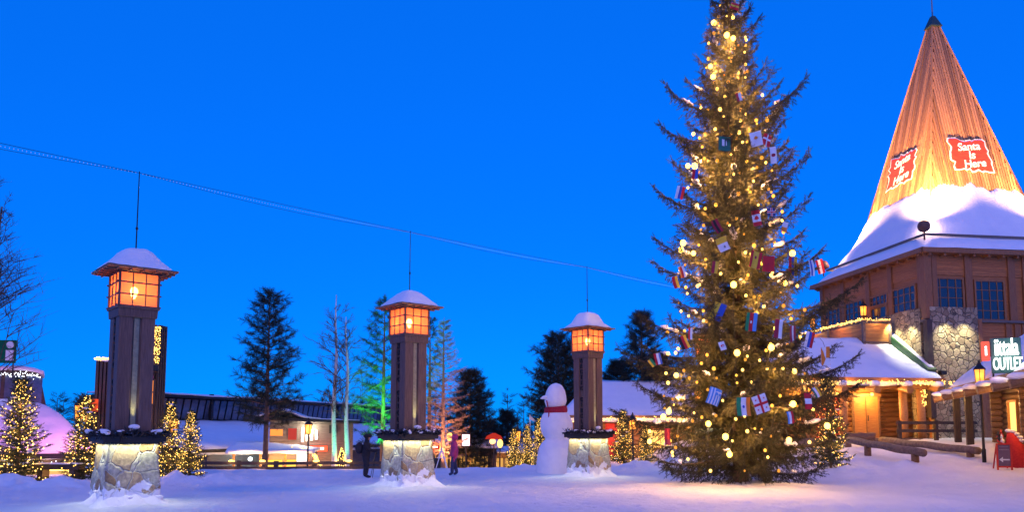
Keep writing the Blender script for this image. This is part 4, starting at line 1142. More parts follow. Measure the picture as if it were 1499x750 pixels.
def lit_win(x, z, w, h):
    m = MB(); d = .09
    for s in (-1, 1): m.box(fl_((x + s * w / 2, wy - .2, z)), (d, .12, h + d)); m.box(fl_((x, wy - .2, z + s * h / 2)), (w - d, .12, d))
    f = m.build('window', M['log'], SH)
    m = MB(); m.box(fl_((x, wy - .16, z)), (w - .05, .02, h - .05)); m.build('pane', WARMWIN, f)
lit_win(6.0, 2.5, 1.3, 1.3); lit_win(10.4, 2.6, 1.8, 1.5); lit_win(14, 2.6, 1.8, 1.5)
m = MB(); m.box(fl_((2.4, wy + 1.65, 2.6)), (.5, .03, 1.0)); m.build('lit_door_pane', WARMWIN, SH)
for x, w in ((6.2, 60), (10.4, 90), (2.4, 30)): lamp('POINT', fl_((x, .3, 3.2)), w, AMBER, SH, .1)
def sl(x, y, z): p = Matrix.Rotation(ang, 3, 'Z') @ Vector(fl_((x, y, z))); return Vector((p.x + e0.x, p.y + e0.y, p.z))
fl = fairy('fairy_lights', 'warm fairy lights along the eave of the outlet shop', [sl(-.2, -.2, 3.62), sl(3, -.2, 3.6), sl(4, -.2, 3.45), sl(6, -.2, 3.62), sl(11, -.2, 3.6), sl(16, -.2, 3.6)], 520, .035, sl(5, 0, 3.6), seed=6)
for x in (1.5, 5, 9): lamp('POINT', sl(x, -.45, 3.5) - fl.location, 24, AMBER, fl, .1)
# outlet sign
p = at(1468, 520, 27.3)
SG = thing('shop_sign', 'glowing white outlet sign with a red block, on the snowy shop roof', 'shop sign', p, R(-24)); SG.scale = (.92,) * 3
m = MB()
m.box((.12, .12, -.02), (1.0, .1, 1.35)); m.build('backing', pbr('sign_teal', (.02, .08, .075), (.03, .1, .09), scale=3, rough=.5), SG, bevel=.02)
m = MB(); m.box((-.56, .0, .16), (.26, .22, .74)); rb = m.build('red_block', glow('sign_red_glow', (1, .10, .07), 1.4), SG, bevel=.03)
lettering('i', .52, glow('sign_white', (.93, 1, .97), 2.4), rb, (-.56, -.125, .16), (PI / 2, 0, 0), .01, offset=.012)
lettering('iittala', .92, MATS['sign_white'], SG, (.12, -.02, .27), (PI / 2, 0, 0), .06, offset=.010, space=.9).scale = (.46, 1, 1)
lettering('OUTLET', .66, MATS['sign_white'], SG, (.14, -.02, -.36), (PI / 2, 0, 0), .06, offset=.006, space=.9).scale = (.42, 1, 1)
m = MB()
for x in (-.3, .5): m.beam((x, .2, -.4), (x, .6, -1.2), .06, .06)
m.build('bracket', M['metal'], SG)
lamp('POINT', (-.66, -.4, .1), 14, (1, .1, .1), SG, .15); lamp('POINT', (.2, -.6, 0), 16, (.9, 1, .97), SG, .2)

# ------------------------------------------------------------------ log rails, bench, low fence by the stone wall
def log_rail(a, b, ra, label, posts, grp='thick log rails beside the path', mat='log_grey'):
    a, b = Vector(a), Vector(b); o = Vector((b.x, b.y, height(b.x, b.y)))
    T = thing('log_rail', label, 'log rail', o, 0, grp)
    m = MB(); n = 12; pts = [a.lerp(b, i / n) - o + Vector((0, 0, .02 * math.sin(i * 1.3))) for i in range(n + 1)]
    m.tube(pts, [ra * (1 + .05 * math.sin(i)) for i in range(n + 1)], 14); m.build('log', M[mat], T, True)
    for t in posts:
        c = a.lerp(b, t) - o; g = height(c.x + o.x, c.y + o.y) - o.z - .35
        m = MB(); m.tube([(c.x, c.y, g), (c.x, c.y, c.z - ra * .6)], .15, 10); m.build('leg', M['log_dark'], T, True)
log_rail(at(1243, 645, 37), at(1352, 664, 31), .16, 'nearer of the two long log rails sloping down by the path', (.28, .9))
log_rail(at(1290, 645, 39), at(1432, 661, 32), .16, 'farther long log rail, ending by the lantern post before the shop', (.2, .93))
log_rail(at(1236, 640, 38.6), at(1281, 640, 38.2), .2, 'short dark log lying level on two feet in front of the porch', (.12, .85), mat='log_dark')
T = thing('low_fence', 'low dark rail fence in front of the tower stone wall', 'fence', at(1330, 655, 39.2), TH_)
T.location.z = height(T.location.x, T.location.y)
m = MB()
for z in (.55, .95): m.box((1.6, 0, z), (4.4, .1, .14))
m.build('rail', M['dark_wood'], T)
for x in (-.4, 1.6, 3.6):
    m = MB(); m.box((x, .08, .4), (.16, .16, 1.3)); m.build('post', M['dark_wood'], T)

# arrow board and the red draped figure
p = at(1471, 684, 29); g = height(p.x, p.y)
T = thing('arrow_board', 'red framed standing board with a white arrow pointing left', 'sandwich board', (p.x, p.y, g), R(-14))
m = MB(); w, h = .46, .95
for s in (-1, 1):
    m.box((s * w / 2, 0, h / 2), (.06, .05, h))
m.box((0, 0, h), (w + .06, .05, .06)); m.box((0, 0, .12), (w - .06, .05, .06))
m.beam((-w / 2, .5, 0), (-w / 2, .03, h), .04, .05); m.beam((w / 2, .5, 0), (w / 2, .03, h), .04, .05)
f = m.build('frame', M['red'], T, bevel=.006)
m = MB(); m.box((0, .01, .56), (w - .06, .02, .82)); pn = m.build('panel', pbr('slate_panel', (.14, .09, .13), (.18, .12, .17), scale=4, rough=.5), T)
m = MB(); m.prism([(-.17, .38), (-.05, .48), (-.05, .405), (.17, .405), (.17, .355), (-.05, .355), (-.05, .28)], -.012, -.002); m.build('arrow', M['white'], pn)
m = MB()
for z, ww in ((.86, .30), (.74, .32)):
    for i in range(7): m.box((-ww / 2 + ww * (i + .5) / 7, -.007, z), (ww / 7 * .7, .008, .03))
m.build('lettering_line', pbr('faded_letter', (.32, .26, .3), (.36, .3, .33), scale=5), pn)
for o in (T,): o.rotation_euler = (0, 0, R(-14))
p = at(1493, 690, 29.6); g = height(p.x, p.y)
T = thing('draped_figure', 'tall red cloth draped display with a snowy top and small toy dolls on it', 'display', (p.x, p.y, g - .05), R(-30))
m = MB(); prof = [(.58, 0), (.55, .2), (.47, .55), (.38, .85), (.27, 1.1), (.17, 1.28), (.06, 1.38)]; n = 28
for r_, z in prof:
    for k in range(n):
        a = 2 * PI * k / n; fold = 1 + .07 * math.sin(a * 7 + z * 2) * (1 - z / 1.5)
        m.v.append((r_ * fold * math.cos(a) * .75 - .25 * (z / 1.38) ** 1.5, r_ * fold * math.sin(a) * .75, z))
m.f = [(j * n + k, j * n + (k + 1) % n, (j + 1) * n + (k + 1) % n, (j + 1) * n + k) for j in range(len(prof) - 1) for k in range(n)] + [tuple(range((len(prof) - 1) * n, len(prof) * n))]
m.mi = [0] * len(m.f)
m.build('red_cloth', pbr('red_cloth', (.42, .015, .02), (.55, .03, .03), scale=14, bump=.3, rough=.85), T, True)
m = MB()
for i, (x, z) in enumerate(((-.28, 1.38), (-.16, 1.36), (-.04, 1.26), (.05, 1.14), (.10, 1.02))): m.lump((x, 0, z), (.12, .16, .07), i, .3)
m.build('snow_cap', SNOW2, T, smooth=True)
rn = random.Random(4)
for i, c in enumerate(('red', 'white', 'black', 'red', 'white', 'red', 'black')):
    x, y, z = -.48 - rn.uniform(0, .14), rn.uniform(-.2, .2), .92 + .085 * (i % 4) + rn.uniform(-.03, .03)
    m = MB(); m.lump((x, y, z), (.07, .07, .09), i, .1, (9, 6)); m.lump((x - .02, y, z + .12), (.05, .05, .05), i, .1, (8, 6))
    m.lathe([(.052, 0), (.03, .06), (.004, .13)], 8, (x - .02, y, z + .14)); m.build('toy_doll', M[c], T, True)

# ------------------------------------------------------------------ snowman
p = at(815, 689, 36.5); g = height(p.x, p.y)
T = thing('snowman', 'tall three ball snowman with a dark red scarf, facing away to the left', 'snowman', (p.x, p.y, g - .1), R(0))
prof = [(1.0, 0), (1.04, .4), (1.0, .9), (.92, 1.25), (.76, 1.5), (.60, 1.62), (.58, 1.68), (.68, 1.8), (.79, 2.05), (.82, 2.3), (.78, 2.55), (.64, 2.82), (.44, 2.97), (.40, 3.04), (.48, 3.18), (.555, 3.4), (.53, 3.65), (.46, 3.9), (.34, 4.1), (.18, 4.22), (.04, 4.25)]
zz = [i * 4.25 / 70 for i in range(71)]; n = 40
m = MB()
for z in zz:
    r_ = float(np.interp(z, [q[1] for q in prof], [q[0] for q in prof])) * .93
    for k in range(n):
        a = 2 * PI * k / n; rr = r_ * (1 + .015 * mnoise.noise((math.cos(a) * 2, math.sin(a) * 2, z * 1.5)) + .006 * mnoise.noise((math.cos(a) * 7, math.sin(a) * 7, z * 6)))
        m.v.append((rr * math.cos(a) + .04 * math.sin(z * 1.4), rr * math.sin(a), z))
m.f = [(j * n + k, j * n + (k + 1) % n, (j + 1) * n + (k + 1) % n, (j + 1) * n + k) for j in range(70) for k in range(n)] + [tuple(range(70 * n, 71 * n))]
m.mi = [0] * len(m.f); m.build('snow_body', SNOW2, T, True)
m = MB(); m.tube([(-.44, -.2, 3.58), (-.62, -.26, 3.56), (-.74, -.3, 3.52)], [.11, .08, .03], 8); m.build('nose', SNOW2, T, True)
m = MB(); n = 30
for z, r_ in ((2.86, .53), (2.95, .55), (3.06, .53), (3.17, .50)):
    m.v += [(r_ * math.cos(2 * PI * k / n) - .03, r_ * math.sin(2 * PI * k / n), z + .05 * math.sin(2 * PI * k / n + 1)) for k in range(n)]
m.f = [(j * n + k, j * n + (k + 1) % n, (j + 1) * n + (k + 1) % n, (j + 1) * n + k) for j in range(3) for k in range(n)]; m.mi = [0] * len(m.f)
CL = pbr('scarf_cloth', (.30, .01, .03), (.38, .02, .045), scale=20, bump=.3, rough=.9)
sc_ = m.build('scarf', CL, T, True)
m = MB(); m.beam((-.36, -.42, 3.05), (-.39, -.5, 2.62), .05, .14, up=(0, 1, 0)); m.beam((-.40, -.40, 3.05), (-.47, -.46, 3.42), .05, .06, up=(0, 1, 0)); m.build('scarf_tail', CL, sc_)

# ------------------------------------------------------------------ young lit spruces
protos = []
for k in range(3):
    H_ = 3.4
    V, Fa, wood, sp = conifer(40 + k, H_, lambda t, az: (.95 - .1 * k) * (1 - t) ** .85 * (1 + .25 * mnoise.noise((math.cos(az) * 2, math.sin(az) * 2, t * 6 + k))) + .07,
                              95, base=.05, lat=.10, sp=.20, slope=(.6, .1), sag=.25, up=.2, twl=.45, droop=.12, jit=.28, longp=.12)
    me = bpy.data.meshes.new('crown'); me.from_pydata(V, [], Fa); me.materials.append(M['needles2'])
    tr = wood.build('trunk', M['bark'], None, True); tme = tr.data; bpy.data.objects.remove(tr)
    rn = random.Random(k); b = MB()
    for s in sp:
        if s[2] > .3:
            for _ in range(2 if s[2] > .6 else 1):
                if rn.random() < .8:
                    q = s[0] + Vector((rn.gauss(0, .045), rn.gauss(0, .045), rn.gauss(0, .035))); r_ = rn.uniform(.013, .026)
                    b.lathe([(r_ * .2, -r_), (r_, 0), (r_ * .2, r_)], 5, q)
    bo = b.build('bulbs', BULB_S); bme = bo.data; bpy.data.objects.remove(bo)
    sn = MB()
    for s in rn.sample(sp, 26):
        if s[2] > .4: sn.lump((s[0].x, s[0].y, s[0].z + .04), (.12, .12, .035), rn.random(), .4, (7, 4))
    so = sn.build('snow_clump', SNOW2, None, True); sme = so.data; bpy.data.objects.remove(so)
    protos.append((me, tme, bme, sme, H_))
def lit_spruce(px, py_top, py_base, Y, wpx, k, label, watts=30):
    p = at(px, py_base, Y); g = height(p.x, p.y) - .06; H_ = at(px, py_top, Y).z - g
    T = thing('lit_spruce', label, 'lit spruce', (p.x, p.y, g), px * .7, 'young spruces wrapped in fairy lights')
    sc = H_ / 3.4; w = wpx * Y / F_PX / (2 * 1.0 * (.95 - .1 * k) * 1.0)
    for nm, me in (('crown', protos[k][0]), ('trunk', protos[k][1]), ('bulbs', protos[k][2]), ('snow_clump', protos[k][3])):
        o = bpy.data.objects.new(nm, me); COL.objects.link(o); o.parent = T; o.scale = (w, w, sc)
        if nm == 'bulbs': o['kind'] = 'stuff'
    for z, r_ in ((.25, .5), (.5, .3), (.75, .12)):
        for a in (0, 2.1, 4.2):
            lamp('POINT', (math.cos(a + z * 9) * r_ * w, math.sin(a + z * 9) * r_ * w, z * H_), watts / 3, AMBER, T, .08)
    return T
lit_spruce(24, 556, 706, 28.5, 84, 0, 'lit young spruce at the left edge, in front of the green info sign', 34)
lit_spruce(122, 580, 692, 29.3, 66, 1, 'lit young spruce left of the nearest pillar, before the dark wooden tower', 30)
lit_spruce(246, 590, 692, 30, 50, 2, 'taller of the two lit spruces right of the nearest pillar', 34)
lit_spruce(277, 604, 694, 30.8, 46, 1, 'shorter of the two lit spruces right of the nearest pillar', 28)
lit_spruce(753, 628, 685, 46, 34, 0, 'far lit spruce left of the snowman, the one standing leftmost', 36)
lit_spruce(772, 622, 684, 47, 28, 1, 'far lit spruce left of the snowman, in the middle of three', 32)
lit_spruce(789, 614, 683, 45, 32, 2, 'far lit spruce nearly touching the left side of the snowman', 36)
lit_spruce(913, 602, 679, 44, 44, 1, 'lit young spruce right of the third pillar, before the log cabin', 40)
lit_spruce(946, 622, 680, 45, 30, 2, 'lit young spruce half behind the big decorated tree at its left edge', 34)
lit_spruce(1216, 552, 675, 32, 58, 0, 'lit young spruce behind the right edge of the big decorated tree, by the porch', 44)

# ------------------------------------------------------------------ background conifers
def pine_tree(label, px, py_top, py_base, Y, seed, rad, nbr, mat='pine', sp=.46, dens=.9, base=.25, tuft=3, slope=(.5, .0), sag=.1, up=.1, lat=.28, wood_mat='pine_bark', ground=None, twl=.5, group='dark pines round the square', longp=.1, jit=.3, name='pine_tree', tmpl=1, sag2=None):
    p = at(px, py_base, Y); g = (ground if ground is not None else height(p.x, p.y)); H_ = at(px, py_top, Y).z - g
    T = thing(name, label, 'tree', (p.x, p.y, g), 0, group)
    V, Fa, wood, _ = conifer(seed, H_, lambda t, az: rad(t) * (1 + .3 * mnoise.noise((math.cos(az) * 1.8, math.sin(az) * 1.8, t * 8 + seed))), nbr, base=base, lat=lat, sp=sp,
                             slope=slope, sag=sag, up=up, twl=twl, droop=.05, jit=jit, clear=.22, tuft=tuft, tmpl=tmpl, dens=dens, longp=longp)
    np_obj('crown', V, Fa, M[mat], T); wood.build('trunk', M[wood_mat], T, True)
    return T
pine_tree('tall dark pine standing alone before the long hall, left of the birch', 388, 428, 684, 43, 71,
          lambda t: float(np.interp(t, [0, .3, .45, .6, .8, .93, 1], [1.6, 1.8, 1.7, 1.45, 1.1, .7, .2])), 84, dens=.6, tuft=2)
pine_tree('tall pale pine behind the second pillar, lit green at its foot', 560, 438, 668, 48, 72,
          lambda t: float(np.interp(t, [0, .3, .6, .85, 1], [1.4, 1.6, 1.6, 1.0, .2])), 58, mat='pine2', dens=.5, sp=.38, base=.2)
pine_tree('slim bare trunked pine just right of the second pillar', 628, 468, 668, 52, 73,
          lambda t: float(np.interp(t, [0, .5, .8, 1], [.5, 1.0, .9, .2])), 30, mat='pine2', dens=.35, sp=.36, base=.45)
pine_tree('broad low dark pine left of the snowman, beside the pink lit larch', 688, 544, 668, 58, 74,
          lambda t: float(np.interp(t, [0, .2, .5, .8, 1], [2.0, 2.1, 1.8, 1.2, .3])), 130, base=.10, tuft=2)
pine_tree('small dark pine far off between the broad pine and the snowman', 742, 604, 668, 66, 75,
          lambda t: float(np.interp(t, [0, .4, .8, 1], [1.5, 1.5, .8, .2])), 55, base=.15)
pine_tree('smallest dark pine against the sky, next to the broad pine', 719, 620, 668, 66, 76,
          lambda t: float(np.interp(t, [0, .4, .8, 1], [1.2, 1.1, .6, .1])), 40, base=.15)
pine_tree('tall dark pine right behind the snowman', 818, 491, 668, 56, 77,
          lambda t: float(np.interp(t, [0, .25, .5, .75, .92, 1], [1.9, 2.1, 2.1, 1.8, 1.1, .3])), 125, base=.12, tuft=2)
pine_tree('slender pine rising above the log cabin left of the big decorated tree', 942, 458, 668, 54, 78,
          lambda t: float(np.interp(t, [0, .3, .6, .85, 1], [1.3, 1.6, 1.5, 1.0, .2])), 80, dens=.7, base=.25)
pine_tree('dark pine behind the third pillar and the log cabin roof', 906, 530, 668, 58, 79,
          lambda t: float(np.interp(t, [0, .4, .8, 1], [1.9, 2.0, 1.2, .2])), 70, base=.2)
pine_tree('dark pine behind the roof of the log cabin, seen left of the decorated tree', 966, 520, 668, 62, 80,
          lambda t: float(np.interp(t, [0, .4, .8, 1], [1.9, 2.0, 1.2, .2])), 60, base=.2)
lar = pine_tree('thin larch lit pink from below, between the second pillar and the broad dark pine', 648, 468, 676, 50, 81,
          lambda t: float(np.interp(t, [0, .25, .5, .8, 1], [1.3, 1.7, 1.6, .8, .1])), 85, mat='pinktwig', dens=.7, sp=.30, base=.18, tuft=1, wood_mat='pinktwig', name='larch_tree', tmpl=1, slope=(.35, .1), group='bare trees round the square', lat=.3)
lamp('SPOT', (.5, -2.2, .9), 5200, (1, .42, .18), lar, .1, (0, 0, 4.5), 70, .8)
# far wood edge
def far_wood():
    rng = np.random.default_rng(9); P, D, Sc = [], [], []; w = MB(); rn = random.Random(9)
    for i in range(210):
        a = -62 + 1.9 * (i % 68) + rn.uniform(-1, 1); Y = rn.uniform(110, 150)
        H_ = rn.uniform(5, 8.5) ; x = a * Y / 72 * 1.1
        w.tube([(x, Y, -2), (x, Y, H_ - 1)], [.14, .04], 5)
        for k in range(46):
            t = rn.random() ** .8; r_ = (1 - t) * 1.9 + .15; az = rn.random() * 6.28
            P.append((x + math.cos(az) * r_ * rn.random(), Y + math.sin(az) * r_ * rn.random(), -1 + (H_ + .6) * t)); D.append((math.cos(az), math.sin(az), .4)); Sc.append(rn.uniform(.8, 1.4))
    V, Fa = scatter(TVP, TFP, P, D, Sc, rng)
    o = np_obj('far_forest', V, Fa, M['pine']); tag(o, kind='stuff')
    w.build('trunks', M['twig'], o)
far_wood()
# bare trees
def bare(name, label, px, py_top, py_base, Y, seed, stems, mat, group, spread=.5, reach=.33, droop=.0, ground=None, depth=4):
    p = at(px, py_base, Y); g = ground if ground is not None else height(p.x, p.y); H_ = at(px, py_top, Y).z - g
    T = thing(name, label, 'tree', (p.x, p.y, g), 0, group)
    rn = random.Random(seed); fine = MB()
    def grow(p, d, L, r, lev, acc):
        pts = [p]; n = 5
        for i in range(n):
            d = (d + Vector((rn.gauss(0, .12), rn.gauss(0, .12), rn.gauss(0, .05) + (.05 if lev < 2 else -droop)))).normalized(); pts.append(pts[-1] + d * (L / n))
        acc.tube(pts, [r * (1 - .75 * i / n) for i in range(n + 1)], 5 if lev < 2 else 3, False)
        if lev >= depth: return
        for i in range(6 if lev < depth - 1 else 8):
            t = rn.uniform(.2, 1); k = min(n - 1, int(t * n)); q = pts[k].lerp(pts[k + 1], t * n - k)
            az = rn.uniform(0, 2 * PI); dd = (d * .8 + Vector((math.cos(az), math.sin(az), rn.uniform(-.2, .5))) * spread * 1.5).normalized()
            grow(q, dd, L * rn.uniform(.42, .66), max(.0075, r * .5), lev + 1, fine)
    for (dx, lean, hh) in stems:
        tr = MB(); n = 12; pts = [Vector((dx + lean * H_ * hh * (i / n) ** 1.4 + .05 * math.sin(i), 0.03 * math.sin(i * 1.7), H_ * hh * i / n - .2 * (i == 0))) for i in range(n + 1)]
        tr.tube(pts, [(.028 * H_ ** .75) * (1 - .9 * i / n) + .008 for i in range(n + 1)], 9)
        for i in range(20):
            t = rn.uniform(.28, .97); k = min(n - 1, int(t * n)); q = pts[k].lerp(pts[k + 1], t * n - k); az = rn.uniform(0, 2 * PI)
            grow(q, Vector((math.cos(az), math.sin(az), rn.uniform(.8, 2.0))).normalized(), H_ * reach * (1.15 - t) * rn.uniform(.5, 1), .040 * (1.1 - t) + .012, 2, fine)
        tr.build('trunk', M[mat], T, True)
    fine.build('crown', M['twig'], T)
    return T
bi = bare('birch_tree', 'bare twin stemmed birch lit green at its foot, left of the person in black', 497, 432, 682, 45, 5, [(-.35, .0, 1.0), (.42, -.02, .88)], 'birch', 'bare trees round the square', .34, .30, .05)
lamp('SPOT', (.0, -1.9, .9), 480, (.10, 1, .42), bi, .1, (0, 0, 2.6), 62, .9)
gp = at(566, 668, 47)
T = thing('green_floodlight', 'small green floodlight on the snow by the second pillar, shining up the pines', 'floodlight', (gp.x, gp.y - 2.4, height(gp.x, gp.y - 2.4)))
m = MB(); m.box((0, 0, .12), (.25, .2, .22)); m.box((0, 0, .02), (.1, .1, .1)); m.build('housing', M['metal'], T)
lamp('SPOT', (0, .15, .35), 13000, (.03, 1, .12), T, .1, (-.3, 2.4, 4.6), 66, .9)
bare('bare_tree', 'bare tree reaching in from the left edge above the info sign', -42, 240, 690, 33, 12, [(0, .0, 1.0), (.5, .01, .86), (-.9, -.01, .95)], 'bark', 'bare trees round the square', .6, .34, -.02)

# ------------------------------------------------------------------ left: info building, wooden tower, bench
LB = thing('info_building', 'low building at the left edge with a pink lit snow roof and glazed band', 'building', (-18.8, 36, -.6), R(30))
# local: x right, y away
m = MB()
def iroof(u, v):
    x0, x1 = -14, .0 - 2.3 * v ** 1.25
    x = x0 + (x1 - x0) * u; y = -.6 + 5.2 * v
    z = 1.75 + 2.35 * v ** .85 + .25 * mnoise.noise((x * .35, y * .4, 2)) + .06 * mnoise.noise((x * 1.5, y * 1.5, 6))
    z -= .55 * max(0, (u - .88) / .12) ** 2 * (1 - .4 * v)
    z -= .18 * math.exp(-v * 22)
    return (x, y, z)
m.sheet(iroof, [i / 50 for i in range(51)], [j / 26 for j in range(27)], .35); m.build('snow_layer', SNOW, LB, smooth=True)
m = MB(); m.box((-7.4, 2.8, .9), (13.4, 5.6, 2.2)); m.build('wall', M['grey_board'], LB)
m = MB(); m.beam((-14, -.62, 1.42), (-.3, -.62, 1.42), .12, .22); m.build('gutter', M['black'], LB)
m = MB()
pr = [(4.2, 3.6), (7.4, 3.6), (7.4, 5.45), (4.75, 5.45)]
m.v = [(-14, y, z) for y, z in pr] + [(-2.2, y, z) for y, z in pr[:2]] + [(-2.6, y, z) for y, z in pr[2:]]
m.f = [(0, 1, 2, 3), (4, 5, 6, 7), (0, 1, 5, 4), (1, 2, 6, 5), (2, 3, 7, 6), (3, 0, 4, 7)]; m.mi = [0] * 6
cl = m.build('glazed_band', M['dark_wood'], LB)
for i in range(13):
    x = -13.1 + .86 * i
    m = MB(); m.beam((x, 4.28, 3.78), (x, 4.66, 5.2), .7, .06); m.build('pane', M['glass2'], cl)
m = MB(); m.sheet(lambda u, v: (-14.2 + 11.8 * u, 4.5 + 3.2 * v, 5.62 + .12 * mnoise.noise((u * 6, v * 2, 1)) - .15 * math.exp(-min(u, 1 - u) * 30)), [i / 30 for i in range(31)], [j / 5 for j in range(6)], .18)
m.build('snow_cap', SNOW, LB, smooth=True)
m = MB()
for i in range(4): m.box((-5.5 + 1.35 * i, -.04, .55), (.9, .08, 1.1))
m.build('lit_pane', glow('dim_warm', (1, .55, .18), .9), LB)
def lw(x, y, z): p = Matrix.Rotation(R(30), 3, 'Z') @ Vector((x, y, z)); return Vector((p.x - 18.8, p.y + 36, p.z - .6))
fairy('fairy_lights', 'cool white fairy lights along the glazed roof band of the info building', [lw(-13, 4.55, 5.32), lw(-2.6, 4.55, 5.3)], 330, .07, lw(-5, 4.5, 5.3), BULB_W, .022, 7, drop=.12)
fairy('fairy_lights', 'cool white fairy lights under the low eave of the info building', [lw(-5.5, -.7, 1.18), lw(-.3, -.7, 1.15)], 130, .05, lw(-3, -.6, 1.2), BULB_W, .02, 8, drop=.2)
lamp('SPOT', (1.2, -3.2, 3.4), 1700, (1, .22, .46), LB, .2, (-2.6, .8, 2.2), 80, 1)
lamp('SPOT', (-7, -4, 3.0), 420, (1, .3, .6), LB, .2, (-5, 2, 2.5), 90, 1)
for x in (-5, -2.2): lamp('POINT', (x, -.4, .9), 14, AMBER, LB, .1)
p = at(4, 515, 37.2)
T = thing('info_sign', 'square green sign with a white letter i on the roof at the left edge', 'sign', (p.x, p.y, p.z - .6), R(6))
m = MB(); m.box((0, .05, .6), (1.15, .1, 1.1)); b = m.build('board', pbr('sign_green', (.004, .12, .055), (.008, .14, .065), scale=3, rough=.9, spec=.1), T, bevel=.015)
m = MB(); m.lathe([(.17, -.01), (.17, .01)], 20, (0, 0, 0)); d = m.build('letter_dot', M['white'], b); d.location = (.32, -.008, .92); d.rotation_euler = (PI / 2, 0, 0)
m = MB(); m.box((.32, -.008, .42), (.36, .02, .5)); m.build('letter_stem', M['white'], b)
m = MB()
for x in (-.45, .45): m.tube([(x, .1, -.7), (x, .1, .1)], .035, 6)
m.build('post', M['metal'], T)

p = at(190, 690, 32); gz = height(p.x, p.y) - .3
WT = thing('wooden_tower', 'dark slatted wooden tower behind the nearest pillar with a light net on its corner', 'tower', (p.x, p.y, gz), R(-6))
k = 32 / F_PX
def slat_block(x0, x1, y0, y1, zt, name):
    m = MB(); m.box(((x0 + x1) / 2, (y0 + y1) / 2, zt / 2), (x1 - x0 - .1, y1 - y0 - .1, zt))
    w = .16
    for i in range(int((x1 - x0) / w)):
        x = x0 + (i + .5) * w; m.box((x, y0, zt / 2 + .05), (w * .62, .08, zt + .1)); m.box((x, y1, zt / 2 + .05), (w * .62, .08, zt + .1))
    for i in range(int((y1 - y0) / w)):
        y = y0 + (i + .5) * w; m.box((x0, y, zt / 2 + .05), (.08, w * .62, zt + .1)); m.box((x1, y, zt / 2 + .05), (.08, w * .62, zt + .1))
    return m.build(name, M['dark_wood'], WT)
zt1 = at(230, 480, 32).z - gz; zt0 = at(150, 530, 32).z - gz
X0, X1, XM_ = (134 - 190) * k, (225 - 190) * k, (166 - 190) * k
slat_block(XM_, X1, 0, .7, zt1, 'main_block'); slat_block(X0, XM_ - .05, -.15, .6, zt0, 'side_block')
m = MB(); m.sheet(lambda u, v: (X0 + (XM_ - X0) * u, -.2 + .85 * v, zt0 + .12 + .05 * mnoise.noise((u * 3, v * 3, 0))), [i / 8 for i in range(9)], [i / 8 for i in range(9)], .1); m.build('snow_cap', SNOW2, WT, smooth=True)
wz = at(231, 575, 32).z - gz
m = MB(); m.box((X1 - .26, -.06, wz), (.5, .1, 1.05)); w_ = m.build('window', M['dark_wood'], WT)
m = MB()
for z in (-.25, .25): m.box((X1 - .26, -.12, wz + z), (.4, .02, .44))
m.build('pane', glow('amber_window', (1, .28, .05), 1.1), w_)
m = MB(); z = at(240, 541, 32).z - gz; m.box((X1 + .12, -.4, z), (.3, .4, .26), .5); m.beam((X1 - .1, -.1, z + .05), (X1 + .1, -.35, z + .05), .08, .08); m.build('loudspeaker', M['metal'], WT, bevel=.02)
m = MB(); z = at(231, 553, 32).z - gz; m.lathe([(.16, -.05), (.2, 0), (.16, .05)], 14); r_ = m.build('round_badge', pbr('badge_purple', (.2, .03, .12), (.25, .05, .15), scale=4), WT); r_.location = (X1 - .25, -.12, z); r_.rotation_euler = (PI / 2, 0, 0)
rn = random.Random(6); b = MB(); w = MB()
for i in range(9):
    x = X1 - .42 + .07 * i
    w.tube([(x, -.1, zt1 + .05), (x, -.1, zt1 - 1.5)], .005, 3, False)
    for j in range(32): b.lathe([(.004, -.018), (.018, 0), (.004, .018)], 5, (x + rn.gauss(0, .012), -.12 + rn.gauss(0, .015), zt1 - 1.5 * rn.random()))
o = Vector((p.x, p.y, gz))
T = thing('light_net', 'curtain of warm lights hanging from the right top corner of the dark wooden tower', 'fairy lights', o, R(-6), 'fairy light strings on the buildings')
w.build('wire', M['black'], T); tag(b.build('bulbs', BULB_S, T), kind='stuff'); lamp('POINT', (X1 - .2, -.5, zt1 - .7), 30, AMBER, T, .2)
a_ = Matrix.Rotation(R(-6), 3, 'Z')
f = fairy('fairy_lights', 'warm fairy lights along the lower roof edge of the dark wooden tower', [o + a_ @ Vector((X0, .6, zt0 + .1)), o + a_ @ Vector((X0, -.25, zt0 + .12)), o + a_ @ Vector((XM_, -.25, zt0 + .12))], 110, .035, o + Vector((X0, 0, zt0)), seed=9)
p = at(136, 594, 31.6)
T = thing('red_lantern', 'red and white glowing box lantern on the side of the dark wooden tower', 'lantern', p, R(-6))
m = MB(); m.box((0, 0, 0), (.34, .16, .5)); m.build('housing', glow('red_box_glow', (1, .09, .03), .9), T); m = MB(); m.box((-.19, -.05, .1), (.1, .1, .55)); m.build('lit_tube', glow('pale_box_glow', (1, .7, .6), 1.6), T)
lamp('POINT', (0, -.4, 0), 20, (1, .15, .06), T, .1)
p = at(86, 700, 29); g = height(p.x, p.y); tz = at(86, 684, 29).z - g
T = thing('plank_bench', 'dark plank bench with a warm light under it, between two lit spruces', 'bench', (p.x, p.y, g), R(-4))
m = MB(); m.box((0, 0, tz), (1.7, .5, .2)); m.build('seat', M['dark_wood'], T, bevel=.02)
for x in (-.6, .6):
    m = MB(); m.box((x, 0, tz / 2 - .15), (.2, .4, tz + .1)); m.build('leg', M['dark_wood'], T)
m = MB(); m.box((-.05, .1, tz - .13), (.7, .08, .05)); m.build('light_bar', BULB_S, T); lamp('POINT', (-.05, .05, tz - .25), 18, AMBER, T, .1)
m = MB(); m.sheet(lambda u, v: (-.84 + 1.68 * u, -.24 + .48 * v, tz + .14 + .03 * mnoise.noise((u * 5, v * 2, 4))), [i / 16 for i in range(17)], [i / 5 for i in range(6)], .05); m.build('snow_cap', SNOW2, T, smooth=True)

